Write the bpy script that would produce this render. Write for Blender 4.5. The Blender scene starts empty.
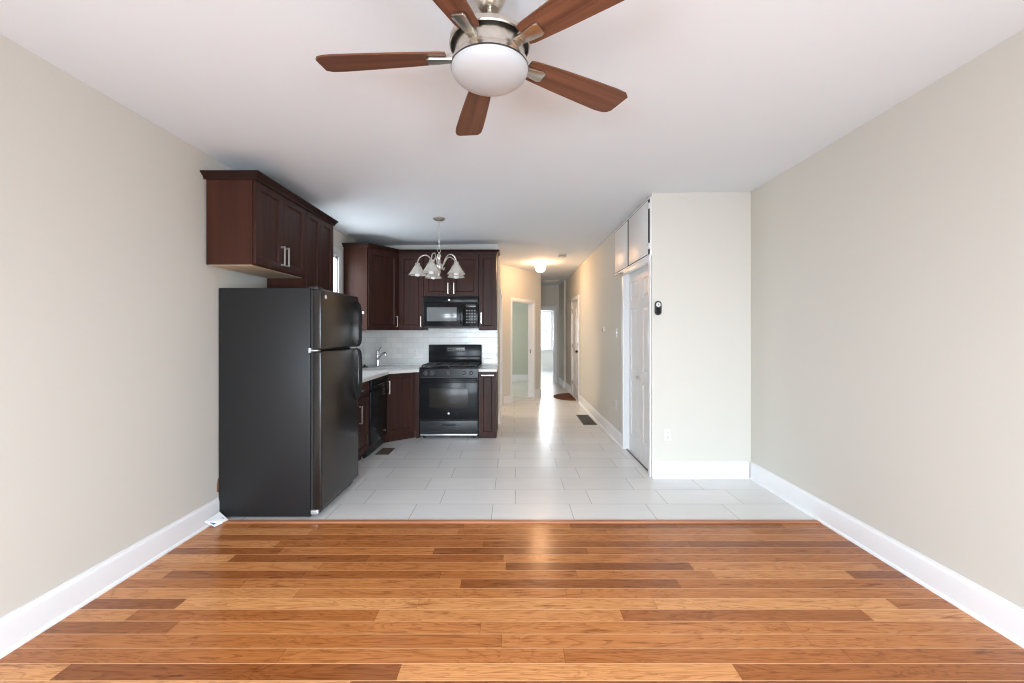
import bpy, bmesh, math, random
from mathutils import Matrix, Vector
random.seed(7)
S = bpy.context.scene
C = S.collection
PI = math.pi

# ------------------------------------------------------------------ camera, world, daylight, exposure
H = 1.36
cam = bpy.data.cameras.new('camera')
cam.sensor_fit = 'HORIZONTAL'; cam.sensor_width = 36.0
cam.lens = 426.0 / 1024.0 * 36.0
cam.shift_x = -1.5 / 1024.0
cam.shift_y = -8.5 / 1024.0
cam.clip_start = 0.05
camo = bpy.data.objects.new('camera', cam); C.objects.link(camo)
camo.location = (0, 0, H); camo.rotation_euler = (PI / 2, 0, 0)
S.camera = camo

w = bpy.data.worlds.new('sky'); S.world = w; w.use_nodes = True
bg = w.node_tree.nodes['Background']
bg.inputs[0].default_value = (0.86, 0.93, 1.0, 1); bg.inputs[1].default_value = 1.6

def area(name, loc, rot, sx, sy, power, col=(1, 1, 1), spread=180):
    l = bpy.data.lights.new(name, 'AREA'); l.shape = 'RECTANGLE'; l.size = sx; l.size_y = sy
    l.energy = power; l.color = col; l.spread = math.radians(spread)
    o = bpy.data.objects.new(name, l); C.objects.link(o); o.location = loc; o.rotation_euler = rot
    return o
R = math.radians
# daylight at the two front windows behind the camera, the kitchen window, the bathroom and the far room windows
for sx in (-0.98, 0.98):
    area('daylight_front_sky', (sx, -1.87, 1.70), (R(36), 0, 0), 1.3, 1.05, 130, (0.73, 0.855, 0.98), 132)
    area('daylight_front_street', (sx, -1.87, 0.83), (R(112), 0, 0), 1.3, 0.68, 62, (0.745, 0.87, 0.99), 150)
area('daylight_kitchen', (-2.33, 4.85, 1.74), (0, R(-80), 0), 1.1, 0.7, 19, (0.86, 0.94, 1.0))
area('daylight_bathroom', (-1.58, 10.3, 1.5), (0, R(-90), 0), 0.9, 0.8, 44, (1.0, 0.97, 0.90))
area('daylight_side_room', (-1.42, 7.5, 1.45), (0, R(-90), 0), 1.0, 0.75, 22, (1.0, 0.80, 0.58))
area('daylight_far_room', (0.9, 15.62, 1.45), (R(-90), 0, 0), 1.0, 1.3, 85, (0.95, 0.98, 1.0))

S.view_settings.view_transform = 'Standard'
S.view_settings.look = 'None'
S.view_settings.gamma = 1.0
S.view_settings.use_curve_mapping = False
S.view_settings.exposure = 0.30
S.cycles.use_denoising = True
S.cycles.filter_width = 1.1
S.cycles.max_bounces = 12
S.cycles.diffuse_bounces = 8
S.cycles.transparent_max_bounces = 12
S.cycles.caustics_reflective = False
S.cycles.caustics_refractive = False

# ------------------------------------------------------------------ materials
def srgb(r, g, b):
    def f(c):
        c /= 255.0
        return c / 12.92 if c <= 0.04045 else ((c + 0.055) / 1.055) ** 2.4
    return (f(r), f(g), f(b), 1)

class NT:
    def __init__(self, m):
        self.t = m.node_tree; self.n = self.t.nodes; self.l = self.t.links
        self.b = self.n['Principled BSDF']
    def new(self, k, **kw):
        x = self.n.new(k)
        for a, v in kw.items(): setattr(x, a, v)
        return x
    def link(self, a, b): self.l.new(a, b)
    def math(self, op, a, b=None):
        x = self.n.new('ShaderNodeMath'); x.operation = op
        for i, v in enumerate((a, b)):
            if v is None: continue
            if isinstance(v, (int, float)): x.inputs[i].default_value = v
            else: self.l.new(v, x.inputs[i])
        return x.outputs[0]

def mat(name, col, rough=0.5, metal=0.0, spec=0.5, noise=0.0, nscale=40, bump=0.0, bscale=200, coat=0.0):
    m = bpy.data.materials.new(name); m.use_nodes = True
    t = NT(m); b = t.b
    b.inputs['Base Color'].default_value = col
    b.inputs['Roughness'].default_value = rough
    b.inputs['Metallic'].default_value = metal
    b.inputs['Specular IOR Level'].default_value = spec
    b.inputs['Coat Weight'].default_value = coat
    if noise or bump:
        tc = t.new('ShaderNodeTexCoord')
    if noise:
        nz = t.new('ShaderNodeTexNoise'); nz.inputs['Scale'].default_value = nscale; nz.inputs['Detail'].default_value = 4
        t.link(tc.outputs['Object'], nz.inputs['Vector'])
        mx = t.new('ShaderNodeMix', data_type='RGBA')
        a = [max(0, c * (1 - noise)) for c in col[:3]] + [1]; c2 = [min(1, c * (1 + noise)) for c in col[:3]] + [1]
        mx.inputs[6].default_value = a; mx.inputs[7].default_value = c2
        t.link(nz.outputs['Fac'], mx.inputs[0]); t.link(mx.outputs[2], b.inputs['Base Color'])
    if bump:
        n2 = t.new('ShaderNodeTexNoise'); n2.inputs['Scale'].default_value = bscale; n2.inputs['Detail'].default_value = 3
        t.link(tc.outputs['Object'], n2.inputs['Vector'])
        bp = t.new('ShaderNodeBump'); bp.inputs['Strength'].default_value = bump; bp.inputs['Distance'].default_value = 0.002
        t.link(n2.outputs['Fac'], bp.inputs['Height']); t.link(bp.outputs['Normal'], b.inputs['Normal'])
    return m

def grain_mat(name, dark, light, axis='Z', rough=0.35, scale=6, coat=0.0):
    m = bpy.data.materials.new(name); m.use_nodes = True
    t = NT(m); tc = t.new('ShaderNodeTexCoord'); mp = t.new('ShaderNodeMapping')
    s = {'X': (scale * 0.25, scale * 6, scale * 6), 'Y': (scale * 6, scale * 0.25, scale * 6), 'Z': (scale * 6, scale * 6, scale * 0.25)}[axis]
    mp.inputs['Scale'].default_value = s
    t.link(tc.outputs['Object'], mp.inputs['Vector'])
    nz = t.new('ShaderNodeTexNoise'); nz.inputs['Scale'].default_value = 1; nz.inputs['Detail'].default_value = 5; nz.inputs['Distortion'].default_value = 0.4
    t.link(mp.outputs[0], nz.inputs['Vector'])
    mx = t.new('ShaderNodeMix', data_type='RGBA'); mx.inputs[6].default_value = dark; mx.inputs[7].default_value = light
    rp = t.new('ShaderNodeMapRange'); rp.inputs[1].default_value = 0.3; rp.inputs[2].default_value = 0.7
    t.link(nz.outputs['Fac'], rp.inputs[0]); t.link(rp.outputs[0], mx.inputs[0])
    t.link(mx.outputs[2], t.b.inputs['Base Color'])
    t.b.inputs['Specular IOR Level'].default_value = 0.2
    t.b.inputs['Roughness'].default_value = rough; t.b.inputs['Coat Weight'].default_value = coat; t.b.inputs['Coat Roughness'].default_value = 0.2
    return m

M = {}
M['wall'] = mat('wall_paint', (0.625, 0.612, 0.558, 1), 0.75, spec=0.25, bump=0.05, bscale=300)
M['bath_wall'] = mat('bathroom_paint', (0.55, 0.57, 0.50, 1), 0.7, spec=0.25, bump=0.05, bscale=300)
M['ceiling'] = mat('ceiling_paint', (0.735, 0.785, 0.83, 1), 0.85, spec=0.2, bump=0.05, bscale=250)
M['trim'] = mat('white_trim_paint', (0.79, 0.80, 0.81, 1), 0.35, spec=0.45)
M['door'] = mat('white_door_paint', (0.80, 0.80, 0.79, 1), 0.4, spec=0.4)
M['gap'] = mat('painted_gap_shade', (0.03, 0.025, 0.02, 1), 0.8)  # dark colour standing in for shade in door gaps and behind slats
M['cab'] = grain_mat('espresso_wood', srgb(44, 25, 20), srgb(64, 37, 30), 'Z', 0.42)
M['cab_side'] = grain_mat('espresso_side_wood', srgb(54, 29, 21), srgb(70, 39, 29), 'Z', 0.42, 3)
M['crown'] = grain_mat('shade_darkened_crown_wood', srgb(34, 19, 15), srgb(48, 28, 22), 'Y', 0.42)  # cabinet wood made darker to carry the crown's shade in its colour
M['drawer_black'] = mat('satin_black_enamel', (0.032, 0.033, 0.035, 1), 0.34, spec=0.3)
M['cab_bottom'] = mat('raw_birch', srgb(196, 176, 150), 0.6, noise=0.1, nscale=15)
M['nickel'] = mat('satin_nickel', (0.72, 0.69, 0.64, 1), 0.3, 1.0)
M['chrome'] = mat('polished_chrome', (0.8, 0.8, 0.82, 1), 0.1, 1.0)
M['brushed'] = mat('brushed_nickel', (0.56, 0.52, 0.46, 1), 0.28, 1.0, noise=0.12, nscale=60)
M['fridge_side'] = mat('textured_black_paint', (0.016, 0.016, 0.0165, 1), 0.42, spec=0.26, bump=0.25, bscale=500)
M['black_gloss'] = mat('black_gloss_enamel', (0.013, 0.013, 0.014, 1), 0.2, spec=0.16)
M['fridge_door'] = mat('black_door_enamel', (0.014, 0.012, 0.011, 1), 0.22, spec=0.5, bump=0.12, bscale=400)
M['black'] = mat('black_plastic', (0.015, 0.015, 0.016, 1), 0.35)
M['black_matte'] = mat('black_cast_iron', (0.012, 0.012, 0.012, 1), 0.6)
M['oven_glass'] = mat('dark_oven_glass', (0.03, 0.026, 0.022, 1), 0.25, spec=0.3)
M['mw_glass'] = mat('grey_microwave_window', (0.17, 0.18, 0.18, 1), 0.15, spec=0.5)
M['display'] = mat('dark_display', (0.05, 0.055, 0.05, 1), 0.2)
M['legend'] = mat('grey_legend_print', (0.16, 0.16, 0.155, 1), 0.5)
M['grey_strip'] = mat('silver_strip', (0.62, 0.63, 0.65, 1), 0.3, 0.6)
M['counter'] = mat('white_quartz', (0.68, 0.68, 0.67, 1), 0.22, spec=0.5, noise=0.05, nscale=80)
M['sink'] = mat('stainless_steel', (0.30, 0.31, 0.32, 1), 0.4, 1.0)
M['plate'] = mat('white_plastic_plate', (0.70, 0.70, 0.68, 1), 0.35)
M['plate_ivory'] = mat('ivory_plastic', (0.70, 0.65, 0.56, 1), 0.4)
M['slot'] = mat('dark_slot', (0.10, 0.10, 0.10, 1), 0.6)
M['bronze'] = mat('bronze_grille', (0.055, 0.045, 0.035, 1), 0.45, 0.4)
M['tan_grille'] = mat('tan_brown_grille', (0.11, 0.08, 0.055, 1), 0.45, 0.3)
M['mat'] = mat('brown_coir', srgb(112, 72, 48), 0.95, spec=0.1, noise=0.3, nscale=90, bump=0.6, bscale=300)
M['paper'] = mat('white_paper', (0.85, 0.86, 0.86, 1), 0.6)
M['blue'] = mat('blue_print', srgb(60, 110, 160), 0.6)
M['brown_patch'] = mat('bare_brown_plaster', srgb(140, 110, 85), 0.9, noise=0.3, nscale=60)
M['strip'] = grain_mat('reducer_wood', srgb(160, 104, 74), srgb(190, 132, 98), 'X', 0.35)
M['blade'] = grain_mat('walnut_blade', srgb(80, 51, 37), srgb(126, 83, 60), 'X', 0.4, 5)
M['hinge'] = mat('old_brass_hinge', (0.40, 0.34, 0.27, 1), 0.4, 0.9)
M['room_far'] = mat('far_room_paint', (0.80, 0.80, 0.78, 1), 0.7, spec=0.2)

def emis(name, col, e, base=(0.9, 0.9, 0.9, 1), rough=0.3):
    m = mat(name, base, rough); b = m.node_tree.nodes['Principled BSDF']
    b.inputs['Emission Color'].default_value = col; b.inputs['Emission Strength'].default_value = e
    return m
def globe_mat():
    m = bpy.data.materials.new('lit_globe_glass'); m.use_nodes = True
    t = m.node_tree; n = t.nodes; n.clear()
    o = n.new('ShaderNodeOutputMaterial'); mx = n.new('ShaderNodeMixShader'); tr = n.new('ShaderNodeBsdfTransparent'); em = n.new('ShaderNodeEmission')
    em.inputs[0].default_value = (1.0, 0.86, 0.68, 1); em.inputs[1].default_value = 4.0; mx.inputs[0].default_value = 0.5
    t.links.new(tr.outputs[0], mx.inputs[1]); t.links.new(em.outputs[0], mx.inputs[2]); t.links.new(mx.outputs[0], o.inputs[0]); return m
M['hall_globe'] = globe_mat()
M['opal'] = mat('opal_glass', (0.44, 0.455, 0.47, 1), 0.45, spec=0.5)
M['shade'] = mat('alabaster_glass', (0.52, 0.50, 0.445, 1), 0.3, spec=0.5, noise=0.12, nscale=30)
M['bulb'] = mat('frosted_bulb', (0.9, 0.9, 0.88, 1), 0.3)

def pane_mat():
    m = bpy.data.materials.new('window_glass'); m.use_nodes = True
    t = m.node_tree; n = t.nodes; n.clear()
    o = n.new('ShaderNodeOutputMaterial'); mx = n.new('ShaderNodeMixShader')
    tr = n.new('ShaderNodeBsdfTransparent'); gl = n.new('ShaderNodeBsdfGlossy'); gl.inputs['Roughness'].default_value = 0.02
    mx.inputs[0].default_value = 0.05
    t.links.new(tr.outputs[0], mx.inputs[1]); t.links.new(gl.outputs[0], mx.inputs[2])
    t.links.new(mx.outputs[0], o.inputs[0]); return m
M['pane'] = pane_mat()

def tile_mat():
    m = bpy.data.materials.new('porcelain_floor_tile'); m.use_nodes = True
    t = NT(m); g = t.new('ShaderNodeNewGeometry'); sp = t.new('ShaderNodeSeparateXYZ'); t.link(g.outputs['Position'], sp.inputs[0])
    X, Y = sp.outputs[0], sp.outputs[1]
    TW, TH = 0.605, 0.3055
    v = t.math('DIVIDE', t.math('SUBTRACT', Y, 3.083), TH)
    row = t.math('FLOOR', v); fv = t.math('SUBTRACT', v, row)
    par = t.math('ABSOLUTE', t.math('MODULO', row, 2.0))
    off = t.math('ADD', t.math('MULTIPLY', par, 0.18), -0.162)
    u = t.math('DIVIDE', t.math('SUBTRACT', X, off), TW)
    cu = t.math('FLOOR', u); fu = t.math('SUBTRACT', u, cu)
    du = t.math('MULTIPLY', t.math('MINIMUM', fu, t.math('SUBTRACT', 1.0, fu)), TW)
    dv = t.math('MULTIPLY', t.math('MINIMUM', fv, t.math('SUBTRACT', 1.0, fv)), TH)
    dmin = t.math('MINIMUM', du, dv)
    gr = t.new('ShaderNodeMapRange'); gr.inputs[1].default_value = 0.0014; gr.inputs[2].default_value = 0.0026
    t.link(dmin, gr.inputs[0])
    cmb = t.new('ShaderNodeCombineXYZ'); t.link(cu, cmb.inputs[0]); t.link(row, cmb.inputs[1])
    wn = t.new('ShaderNodeTexWhiteNoise'); t.link(cmb.outputs[0], wn.inputs['Vector'])
    nz = t.new('ShaderNodeTexNoise'); nz.inputs['Scale'].default_value = 5; nz.inputs['Detail'].default_value = 6
    mp = t.new('ShaderNodeMapping'); mp.inputs['Scale'].default_value = (0.6, 2.2, 1); t.link(g.outputs['Position'], mp.inputs[0]); t.link(mp.outputs[0], nz.inputs['Vector'])
    val = t.math('ADD', t.math('MULTIPLY', wn.outputs['Value'], 0.035), t.math('MULTIPLY', nz.outputs['Fac'], 0.05))
    tint = t.new('ShaderNodeMix', data_type='RGBA'); tint.inputs[6].default_value = (0.59, 0.58, 0.565, 1); tint.inputs[7].default_value = (0.77, 0.755, 0.74, 1)
    t.link(t.math('MULTIPLY', val, 10.0), tint.inputs[0])
    mx = t.new('ShaderNodeMix', data_type='RGBA'); mx.inputs[6].default_value = (0.24, 0.235, 0.225, 1)
    t.link(gr.outputs[0], mx.inputs[0]); t.link(tint.outputs[2], mx.inputs[7]); t.link(mx.outputs[2], t.b.inputs['Base Color'])
    t.b.inputs['Roughness'].default_value = 0.28; t.b.inputs['Specular IOR Level'].default_value = 0.5
    bp = t.new('ShaderNodeBump'); bp.inputs['Strength'].default_value = 0.4; bp.inputs['Distance'].default_value = 0.001
    t.link(gr.outputs[0], bp.inputs['Height']); t.link(bp.outputs[0], t.b.inputs['Normal'])
    return m
M['tile'] = tile_mat()

def plank_mat():
    m = bpy.data.materials.new('oak_strip_floor'); m.use_nodes = True
    t = NT(m); g = t.new('ShaderNodeNewGeometry'); sp = t.new('ShaderNodeSeparateXYZ'); t.link(g.outputs['Position'], sp.inputs[0])
    X, Y = sp.outputs[0], sp.outputs[1]
    PW = 0.0862
    v = t.math('DIVIDE', t.math('SUBTRACT', Y, 3.045), PW)
    row = t.math('FLOOR', v); fv = t.math('SUBTRACT', v, row)
    def wn1(val, s):
        n = t.new('ShaderNodeTexWhiteNoise', noise_dimensions='1D'); t.link(t.math('ADD', val, s), n.inputs['W']); return n.outputs['Value']
    ln = t.math('ADD', t.math('MULTIPLY', wn1(row, 3.3), 0.7), 0.75)
    u = t.math('DIVIDE', t.math('ADD', X, t.math('ADD', t.math('MULTIPLY', wn1(row, 11.7), 2.3), 20.0)), ln)
    cu = t.math('FLOOR', u); fu = t.math('SUBTRACT', u, cu)
    du = t.math('MULTIPLY', t.math('MINIMUM', fu, t.math('SUBTRACT', 1.0, fu)), ln)
    dv = t.math('MULTIPLY', t.math('MINIMUM', fv, t.math('SUBTRACT', 1.0, fv)), PW)
    sm = t.new('ShaderNodeMapRange'); sm.inputs[1].default_value = 0.0008; sm.inputs[2].default_value = 0.0026
    t.link(dv, sm.inputs[0])
    en = t.new('ShaderNodeMapRange'); en.inputs[1].default_value = 0.0005; en.inputs[2].default_value = 0.002; t.link(du, en.inputs[0])
    cmb = t.new('ShaderNodeCombineXYZ'); t.link(cu, cmb.inputs[0]); t.link(row, cmb.inputs[1])
    wn = t.new('ShaderNodeTexWhiteNoise'); t.link(cmb.outputs[0], wn.inputs['Vector'])
    # grain: cathedral rings from a distorted noise, shifted for every plank
    gv = t.new('ShaderNodeCombineXYZ')
    t.link(t.math('MULTIPLY', X, 1.3), gv.inputs[0]); t.link(t.math('MULTIPLY', Y, 10.0), gv.inputs[1]); t.link(t.math('MULTIPLY', wn.outputs['Value'], 57.0), gv.inputs[2])
    nz = t.new('ShaderNodeTexNoise'); nz.inputs['Scale'].default_value = 1.2; nz.inputs['Detail'].default_value = 4.0; nz.inputs['Distortion'].default_value = 0.7
    t.link(gv.outputs[0], nz.inputs['Vector'])
    rings = t.math('FRACT', t.math('MULTIPLY', nz.outputs['Fac'], 13.0))
    rg = t.new('ShaderNodeMapRange', interpolation_type='SMOOTHSTEP'); rg.inputs[1].default_value = 0.5; rg.inputs[2].default_value = 0.95
    t.link(rings, rg.inputs[0])
    fv2 = t.new('ShaderNodeCombineXYZ')
    t.link(t.math('MULTIPLY', X, 7.0), fv2.inputs[0]); t.link(t.math('MULTIPLY', Y, 150.0), fv2.inputs[1]); t.link(wn.outputs['Value'], fv2.inputs[2])
    fine = t.new('ShaderNodeTexNoise'); fine.inputs['Scale'].default_value = 1; fine.inputs['Detail'].default_value = 3; t.link(fv2.outputs[0], fine.inputs['Vector'])
    fr_ = t.new('ShaderNodeMapRange'); fr_.inputs[1].default_value = 0.42; fr_.inputs[2].default_value = 0.68; t.link(fine.outputs['Fac'], fr_.inputs[0])
    # knots and mineral streaks
    kv = t.new('ShaderNodeCombineXYZ')
    t.link(t.math('MULTIPLY', X, 3.0), kv.inputs[0]); t.link(t.math('MULTIPLY', Y, 20.0), kv.inputs[1]); t.link(t.math('MULTIPLY', wn.outputs['Value'], 31.0), kv.inputs[2])
    kn = t.new('ShaderNodeTexNoise'); kn.inputs['Scale'].default_value = 1.7; kn.inputs['Detail'].default_value = 8; kn.inputs['Roughness'].default_value = 0.62; t.link(kv.outputs[0], kn.inputs['Vector'])
    kr = t.new('ShaderNodeMapRange'); kr.inputs[1].default_value = 0.58; kr.inputs[2].default_value = 0.68; t.link(kn.outputs['Fac'], kr.inputs[0])
    ramp = t.new('ShaderNodeValToRGB'); e = ramp.color_ramp.elements
    e[0].position = 0.0; e[0].color = srgb(132, 76, 38)
    e[1].position = 1.0; e[1].color = srgb(206, 146, 92)
    for p, c in ((0.25, (154, 92, 47)), (0.5, (168, 104, 55)), (0.8, (182, 118, 67))):
        q = e.new(p); q.color = srgb(*c)
    t.link(wn.outputs['Value'], ramp.inputs[0])
    dk = t.new('ShaderNodeMix', data_type='RGBA', blend_type='MULTIPLY'); dk.inputs[7].default_value = (0.50, 0.38, 0.29, 1)
    t.link(ramp.outputs[0], dk.inputs[6])
    fac = t.math('ADD', t.math('MULTIPLY', rg.outputs[0], 0.42), t.math('MULTIPLY', fr_.outputs[0], 0.42))
    t.link(fac, dk.inputs[0])
    k2 = t.new('ShaderNodeMix', data_type='RGBA', blend_type='MULTIPLY'); k2.inputs[7].default_value = (0.45, 0.34, 0.27, 1)
    t.link(dk.outputs[2], k2.inputs[6]); t.link(t.math('MAXIMUM', t.math('MULTIPLY', kr.outputs[0], 0.8), t.math('MULTIPLY', t.math('SUBTRACT', 1.0, en.outputs[0]), 0.7)), k2.inputs[0])
    # seam: dark line with a light bevel
    mx = t.new('ShaderNodeMix', data_type='RGBA'); mx.inputs[6].default_value = srgb(214, 166, 120)
    t.link(t.math('ADD', 0.15, t.math('MULTIPLY', sm.outputs[0], 0.85)), mx.inputs[0]); t.link(k2.outputs[2], mx.inputs[7])
    t.link(mx.outputs[2], t.b.inputs['Base Color']); t.b.inputs['Specular IOR Level'].default_value = 0.32
    t.link(t.math('ADD', 0.17, t.math('MULTIPLY', fine.outputs['Fac'], 0.08)), t.b.inputs['Roughness'])
    bp = t.new('ShaderNodeBump'); bp.inputs['Strength'].default_value = 0.35; bp.inputs['Distance'].default_value = 0.0012
    hh = t.math('ADD', sm.outputs[0], t.math('MULTIPLY', t.math('ADD', fine.outputs['Fac'], nz.outputs['Fac']), 0.25))
    t.link(hh, bp.inputs['Height']); t.link(bp.outputs[0], t.b.inputs['Normal'])
    return m
M['plank'] = plank_mat()

def subway_mat():
    m = bpy.data.materials.new('subway_tile'); m.use_nodes = True
    t = NT(m); g = t.new('ShaderNodeNewGeometry'); sp = t.new('ShaderNodeSeparateXYZ'); t.link(g.outputs['Position'], sp.inputs[0])
    cm = t.new('ShaderNodeCombineXYZ'); t.link(t.math('ADD', sp.outputs[0], sp.outputs[1]), cm.inputs[0]); t.link(sp.outputs[2], cm.inputs[1])
    br = t.new('ShaderNodeTexBrick'); br.offset = 0.5
    br.inputs['Color1'].default_value = (0.70, 0.71, 0.69, 1); br.inputs['Color2'].default_value = (0.79, 0.80, 0.78, 1); br.inputs['Mortar'].default_value = (0.55, 0.55, 0.54, 1)
    br.inputs['Scale'].default_value = 1; br.inputs['Brick Width'].default_value = 0.152; br.inputs['Row Height'].default_value = 0.0762
    br.inputs['Mortar Size'].default_value = 0.0018; br.inputs['Mortar Smooth'].default_value = 0.6
    t.link(cm.outputs[0], br.inputs['Vector']); t.link(br.outputs['Color'], t.b.inputs['Base Color'])
    t.b.inputs['Roughness'].default_value = 0.16
    bp = t.new('ShaderNodeBump'); bp.invert = True; bp.inputs['Strength'].default_value = 0.6; bp.inputs['Distance'].default_value = 0.002
    nz = t.new('ShaderNodeTexNoise'); nz.inputs['Scale'].default_value = 9
    t.link(t.math('ADD', br.outputs['Fac'], t.math('MULTIPLY', nz.outputs['Fac'], 2.5)), bp.inputs['Height']); t.link(bp.outputs[0], t.b.inputs['Normal'])
    return m
M['subway'] = subway_mat()

# ------------------------------------------------------------------ mesh helpers
def new(): return bmesh.new()
def bx(bm, x0, x1, y0, y1, z0, z1, bev=0.0, seg=2):
    t = bmesh.new()
    vs = [t.verts.new((x, y, z)) for z in (z0, z1) for y in (y0, y1) for x in (x0, x1)]
    for f in ((0, 2, 3, 1), (4, 5, 7, 6), (0, 1, 5, 4), (2, 6, 7, 3), (0, 4, 6, 2), (1, 3, 7, 5)):
        t.faces.new([vs[i] for i in f])
    if bev: bmesh.ops.bevel(t, geom=list(t.edges), offset=bev, segments=seg, affect='EDGES', profile=0.5)
    merge(bm, t); return bm
def merge(bm, t, mtx=None):
    if mtx: t.transform(mtx)
    me = bpy.data.meshes.new('tmp'); t.to_mesh(me); bm.from_mesh(me); bpy.data.meshes.remove(me); t.free()
def cyl(bm, p0, p1, r0, r1=None, n=20, cap=True):
    r1 = r0 if r1 is None else r1
    p0, p1 = Vector(p0), Vector(p1); d = p1 - p0
    t = bmesh.new()
    bmesh.ops.create_cone(t, cap_ends=cap, segments=n, radius1=r0, radius2=r1, depth=d.length)
    q = d.to_track_quat('Z', 'Y').to_matrix().to_4x4()
    merge(bm, t, Matrix.Translation((p0 + p1) / 2) @ q); return bm
def lathe(bm, prof, c=(0, 0, 0), n=40, axis=None):
    """prof: list of (r, z); revolved about z at c"""
    t = bmesh.new(); rings = []
    for r, z in prof:
        if r < 1e-5: rings.append([t.verts.new((0, 0, z))])
        else: rings.append([t.verts.new((r * math.cos(2 * PI * k / n), r * math.sin(2 * PI * k / n), z)) for k in range(n)])
    for a, b in zip(rings, rings[1:]):
        for k in range(n):
            k2 = (k + 1) % n
            if len(a) == 1 and len(b) == 1: continue
            if len(a) == 1: t.faces.new((a[0], b[k2], b[k]))
            elif len(b) == 1: t.faces.new((a[k], a[k2], b[0]))
            else: t.faces.new((a[k], a[k2], b[k2], b[k]))
    bmesh.ops.recalc_face_normals(t, faces=t.faces)
    m = Matrix.Translation(c)
    if axis is not None: m = m @ Vector(axis).to_track_quat('Z', 'Y').to_matrix().to_4x4()
    merge(bm, t, m); return bm
def tube(bm, pts, r, n=10, closed=False):
    pts = [Vector(p) for p in pts]; t = bmesh.new(); rings = []
    N = len(pts); up = Vector((0, 0, 1)); last = None
    for i, p in enumerate(pts):
        a = pts[(i - 1) % N] if (closed or i > 0) else p
        b = pts[(i + 1) % N] if (closed or i < N - 1) else p
        d = (b - a).normalized()
        if last is None:
            x = d.cross(up)
            if x.length < 1e-3: x = d.cross(Vector((1, 0, 0)))
        else: x = last - d * last.dot(d)
        x.normalize(); y = d.cross(x); last = x
        rr = r[i] if isinstance(r, (list, tuple)) else r
        rings.append([t.verts.new(p + x * (rr * math.cos(2 * PI * k / n)) + y * (rr * math.sin(2 * PI * k / n))) for k in range(n)])
    pairs = list(zip(rings, rings[1:])) + ([(rings[-1], rings[0])] if closed else [])
    for a, b in pairs:
        for k in range(n): t.faces.new((a[k], a[(k + 1) % n], b[(k + 1) % n], b[k]))
    if not closed: t.faces.new(rings[0][::-1]); t.faces.new(rings[-1])
    bmesh.ops.recalc_face_normals(t, faces=t.faces)
    merge(bm, t); return bm
def smooth_pts(pts, k=6):
    """Catmull-Rom through pts"""
    P = [Vector(p) for p in pts]; P = [2 * P[0] - P[1]] + P + [2 * P[-1] - P[-2]]; out = []
    for i in range(1, len(P) - 2):
        for j in range(k):
            s = j / k; a, b, c, d = P[i - 1], P[i], P[i + 1], P[i + 2]
            out.append(0.5 * ((2 * b) + (c - a) * s + (2 * a - 5 * b + 4 * c - d) * s * s + (3 * b - a - 3 * c + d) * s ** 3))
    out.append(P[-2]); return out
def prism(bm, poly, z0, z1, mtx=None, bev=0.0):
    t = bmesh.new(); n = len(poly)
    a = [t.verts.new((x, y, z0)) for x, y in poly]; b = [t.verts.new((x, y, z1)) for x, y in poly]
    t.faces.new(a[::-1]); t.faces.new(b)
    for i in range(n): t.faces.new((a[i], a[(i + 1) % n], b[(i + 1) % n], b[i]))
    bmesh.ops.recalc_face_normals(t, faces=t.faces)
    if bev: bmesh.ops.bevel(t, geom=list(t.edges), offset=bev, segments=2, affect='EDGES', profile=0.5)
    merge(bm, t, mtx); return bm
def sweep(bm, path, prof, closed=False):
    """extrude a profile [(out, z)] along a level path [(x, y)], mitred; out is to the right of travel"""
    t = bmesh.new(); N = len(path); rings = []
    P = [Vector((x, y)) for x, y in path]
    for i in range(N):
        d0 = (P[i] - P[i - 1]).normalized() if i > 0 else None
        d1 = (P[i + 1] - P[i]).normalized() if i < N - 1 else None
        if d0 is None: d0 = d1
        if d1 is None: d1 = d0
        n0 = Vector((d0.y, -d0.x)); n1 = Vector((d1.y, -d1.x))
        m = (n0 + n1).normalized(); s = 1.0 / max(0.2, m.dot(n0))
        rings.append([t.verts.new((P[i].x + m.x * o * s, P[i].y + m.y * o * s, z)) for o, z in prof])
    k = len(prof)
    for a, b in zip(rings, rings[1:]):
        for j in range(k): t.faces.new((a[j], a[(j + 1) % k], b[(j + 1) % k], b[j]))
    t.faces.new(rings[0]); t.faces.new(rings[-1][::-1])
    bmesh.ops.recalc_face_normals(t, faces=t.faces)
    merge(bm, t); return bm

ROOTM = {}
def tag(o, label=None, cat=None, group=None, kind=None):
    if label: o['label'] = label
    if cat: o['category'] = cat
    if group: o['group'] = group
    if kind: o['kind'] = kind
    return o
def thing(name, label, cat, loc=(0, 0, 0), rz=0.0, group=None):
    o = bpy.data.objects.new(name, None); C.objects.link(o)
    o.empty_display_size = 0.1
    o.location = loc; o.rotation_euler = (0, 0, rz)
    ROOTM[o] = Matrix.Translation(loc) @ Matrix.Rotation(rz, 4, 'Z')
    return tag(o, label, cat, group)
def obj(name, bm, m, parent=None, world=False, smooth=True, label=None, ang=35):
    """one mesh object; world=True means the mesh was modelled in world coordinates"""
    root = parent
    while root is not None and root not in ROOTM: root = root.parent
    if world and root is not None: bm.transform(ROOTM[root].inverted())
    me = bpy.data.meshes.new(name); bm.to_mesh(me); bm.free()
    me.materials.append(M[m])
    if smooth:
        for p in me.polygons: p.use_smooth = True
        try: me.set_sharp_from_angle(angle=math.radians(ang))
        except Exception: pass
    o = bpy.data.objects.new(name, me); C.objects.link(o)
    if parent is not None: o.parent = parent
    if label: o['label'] = label
    return o
def single(name, bm, m, label, cat, group=None, loc=None, **kw):
    """a thing that is one mesh; origin moved to loc (its base)"""
    if loc is not None: bm.transform(Matrix.Translation([-c for c in loc]))
    o = obj(name, bm, m, None, **kw)
    if loc is not None: o.location = loc
    return tag(o, label, cat, group)
def struct(name, bm, m, label, cat, **kw):
    return tag(obj(name, bm, m, None, **kw), label, cat, None, 'structure')
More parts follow.
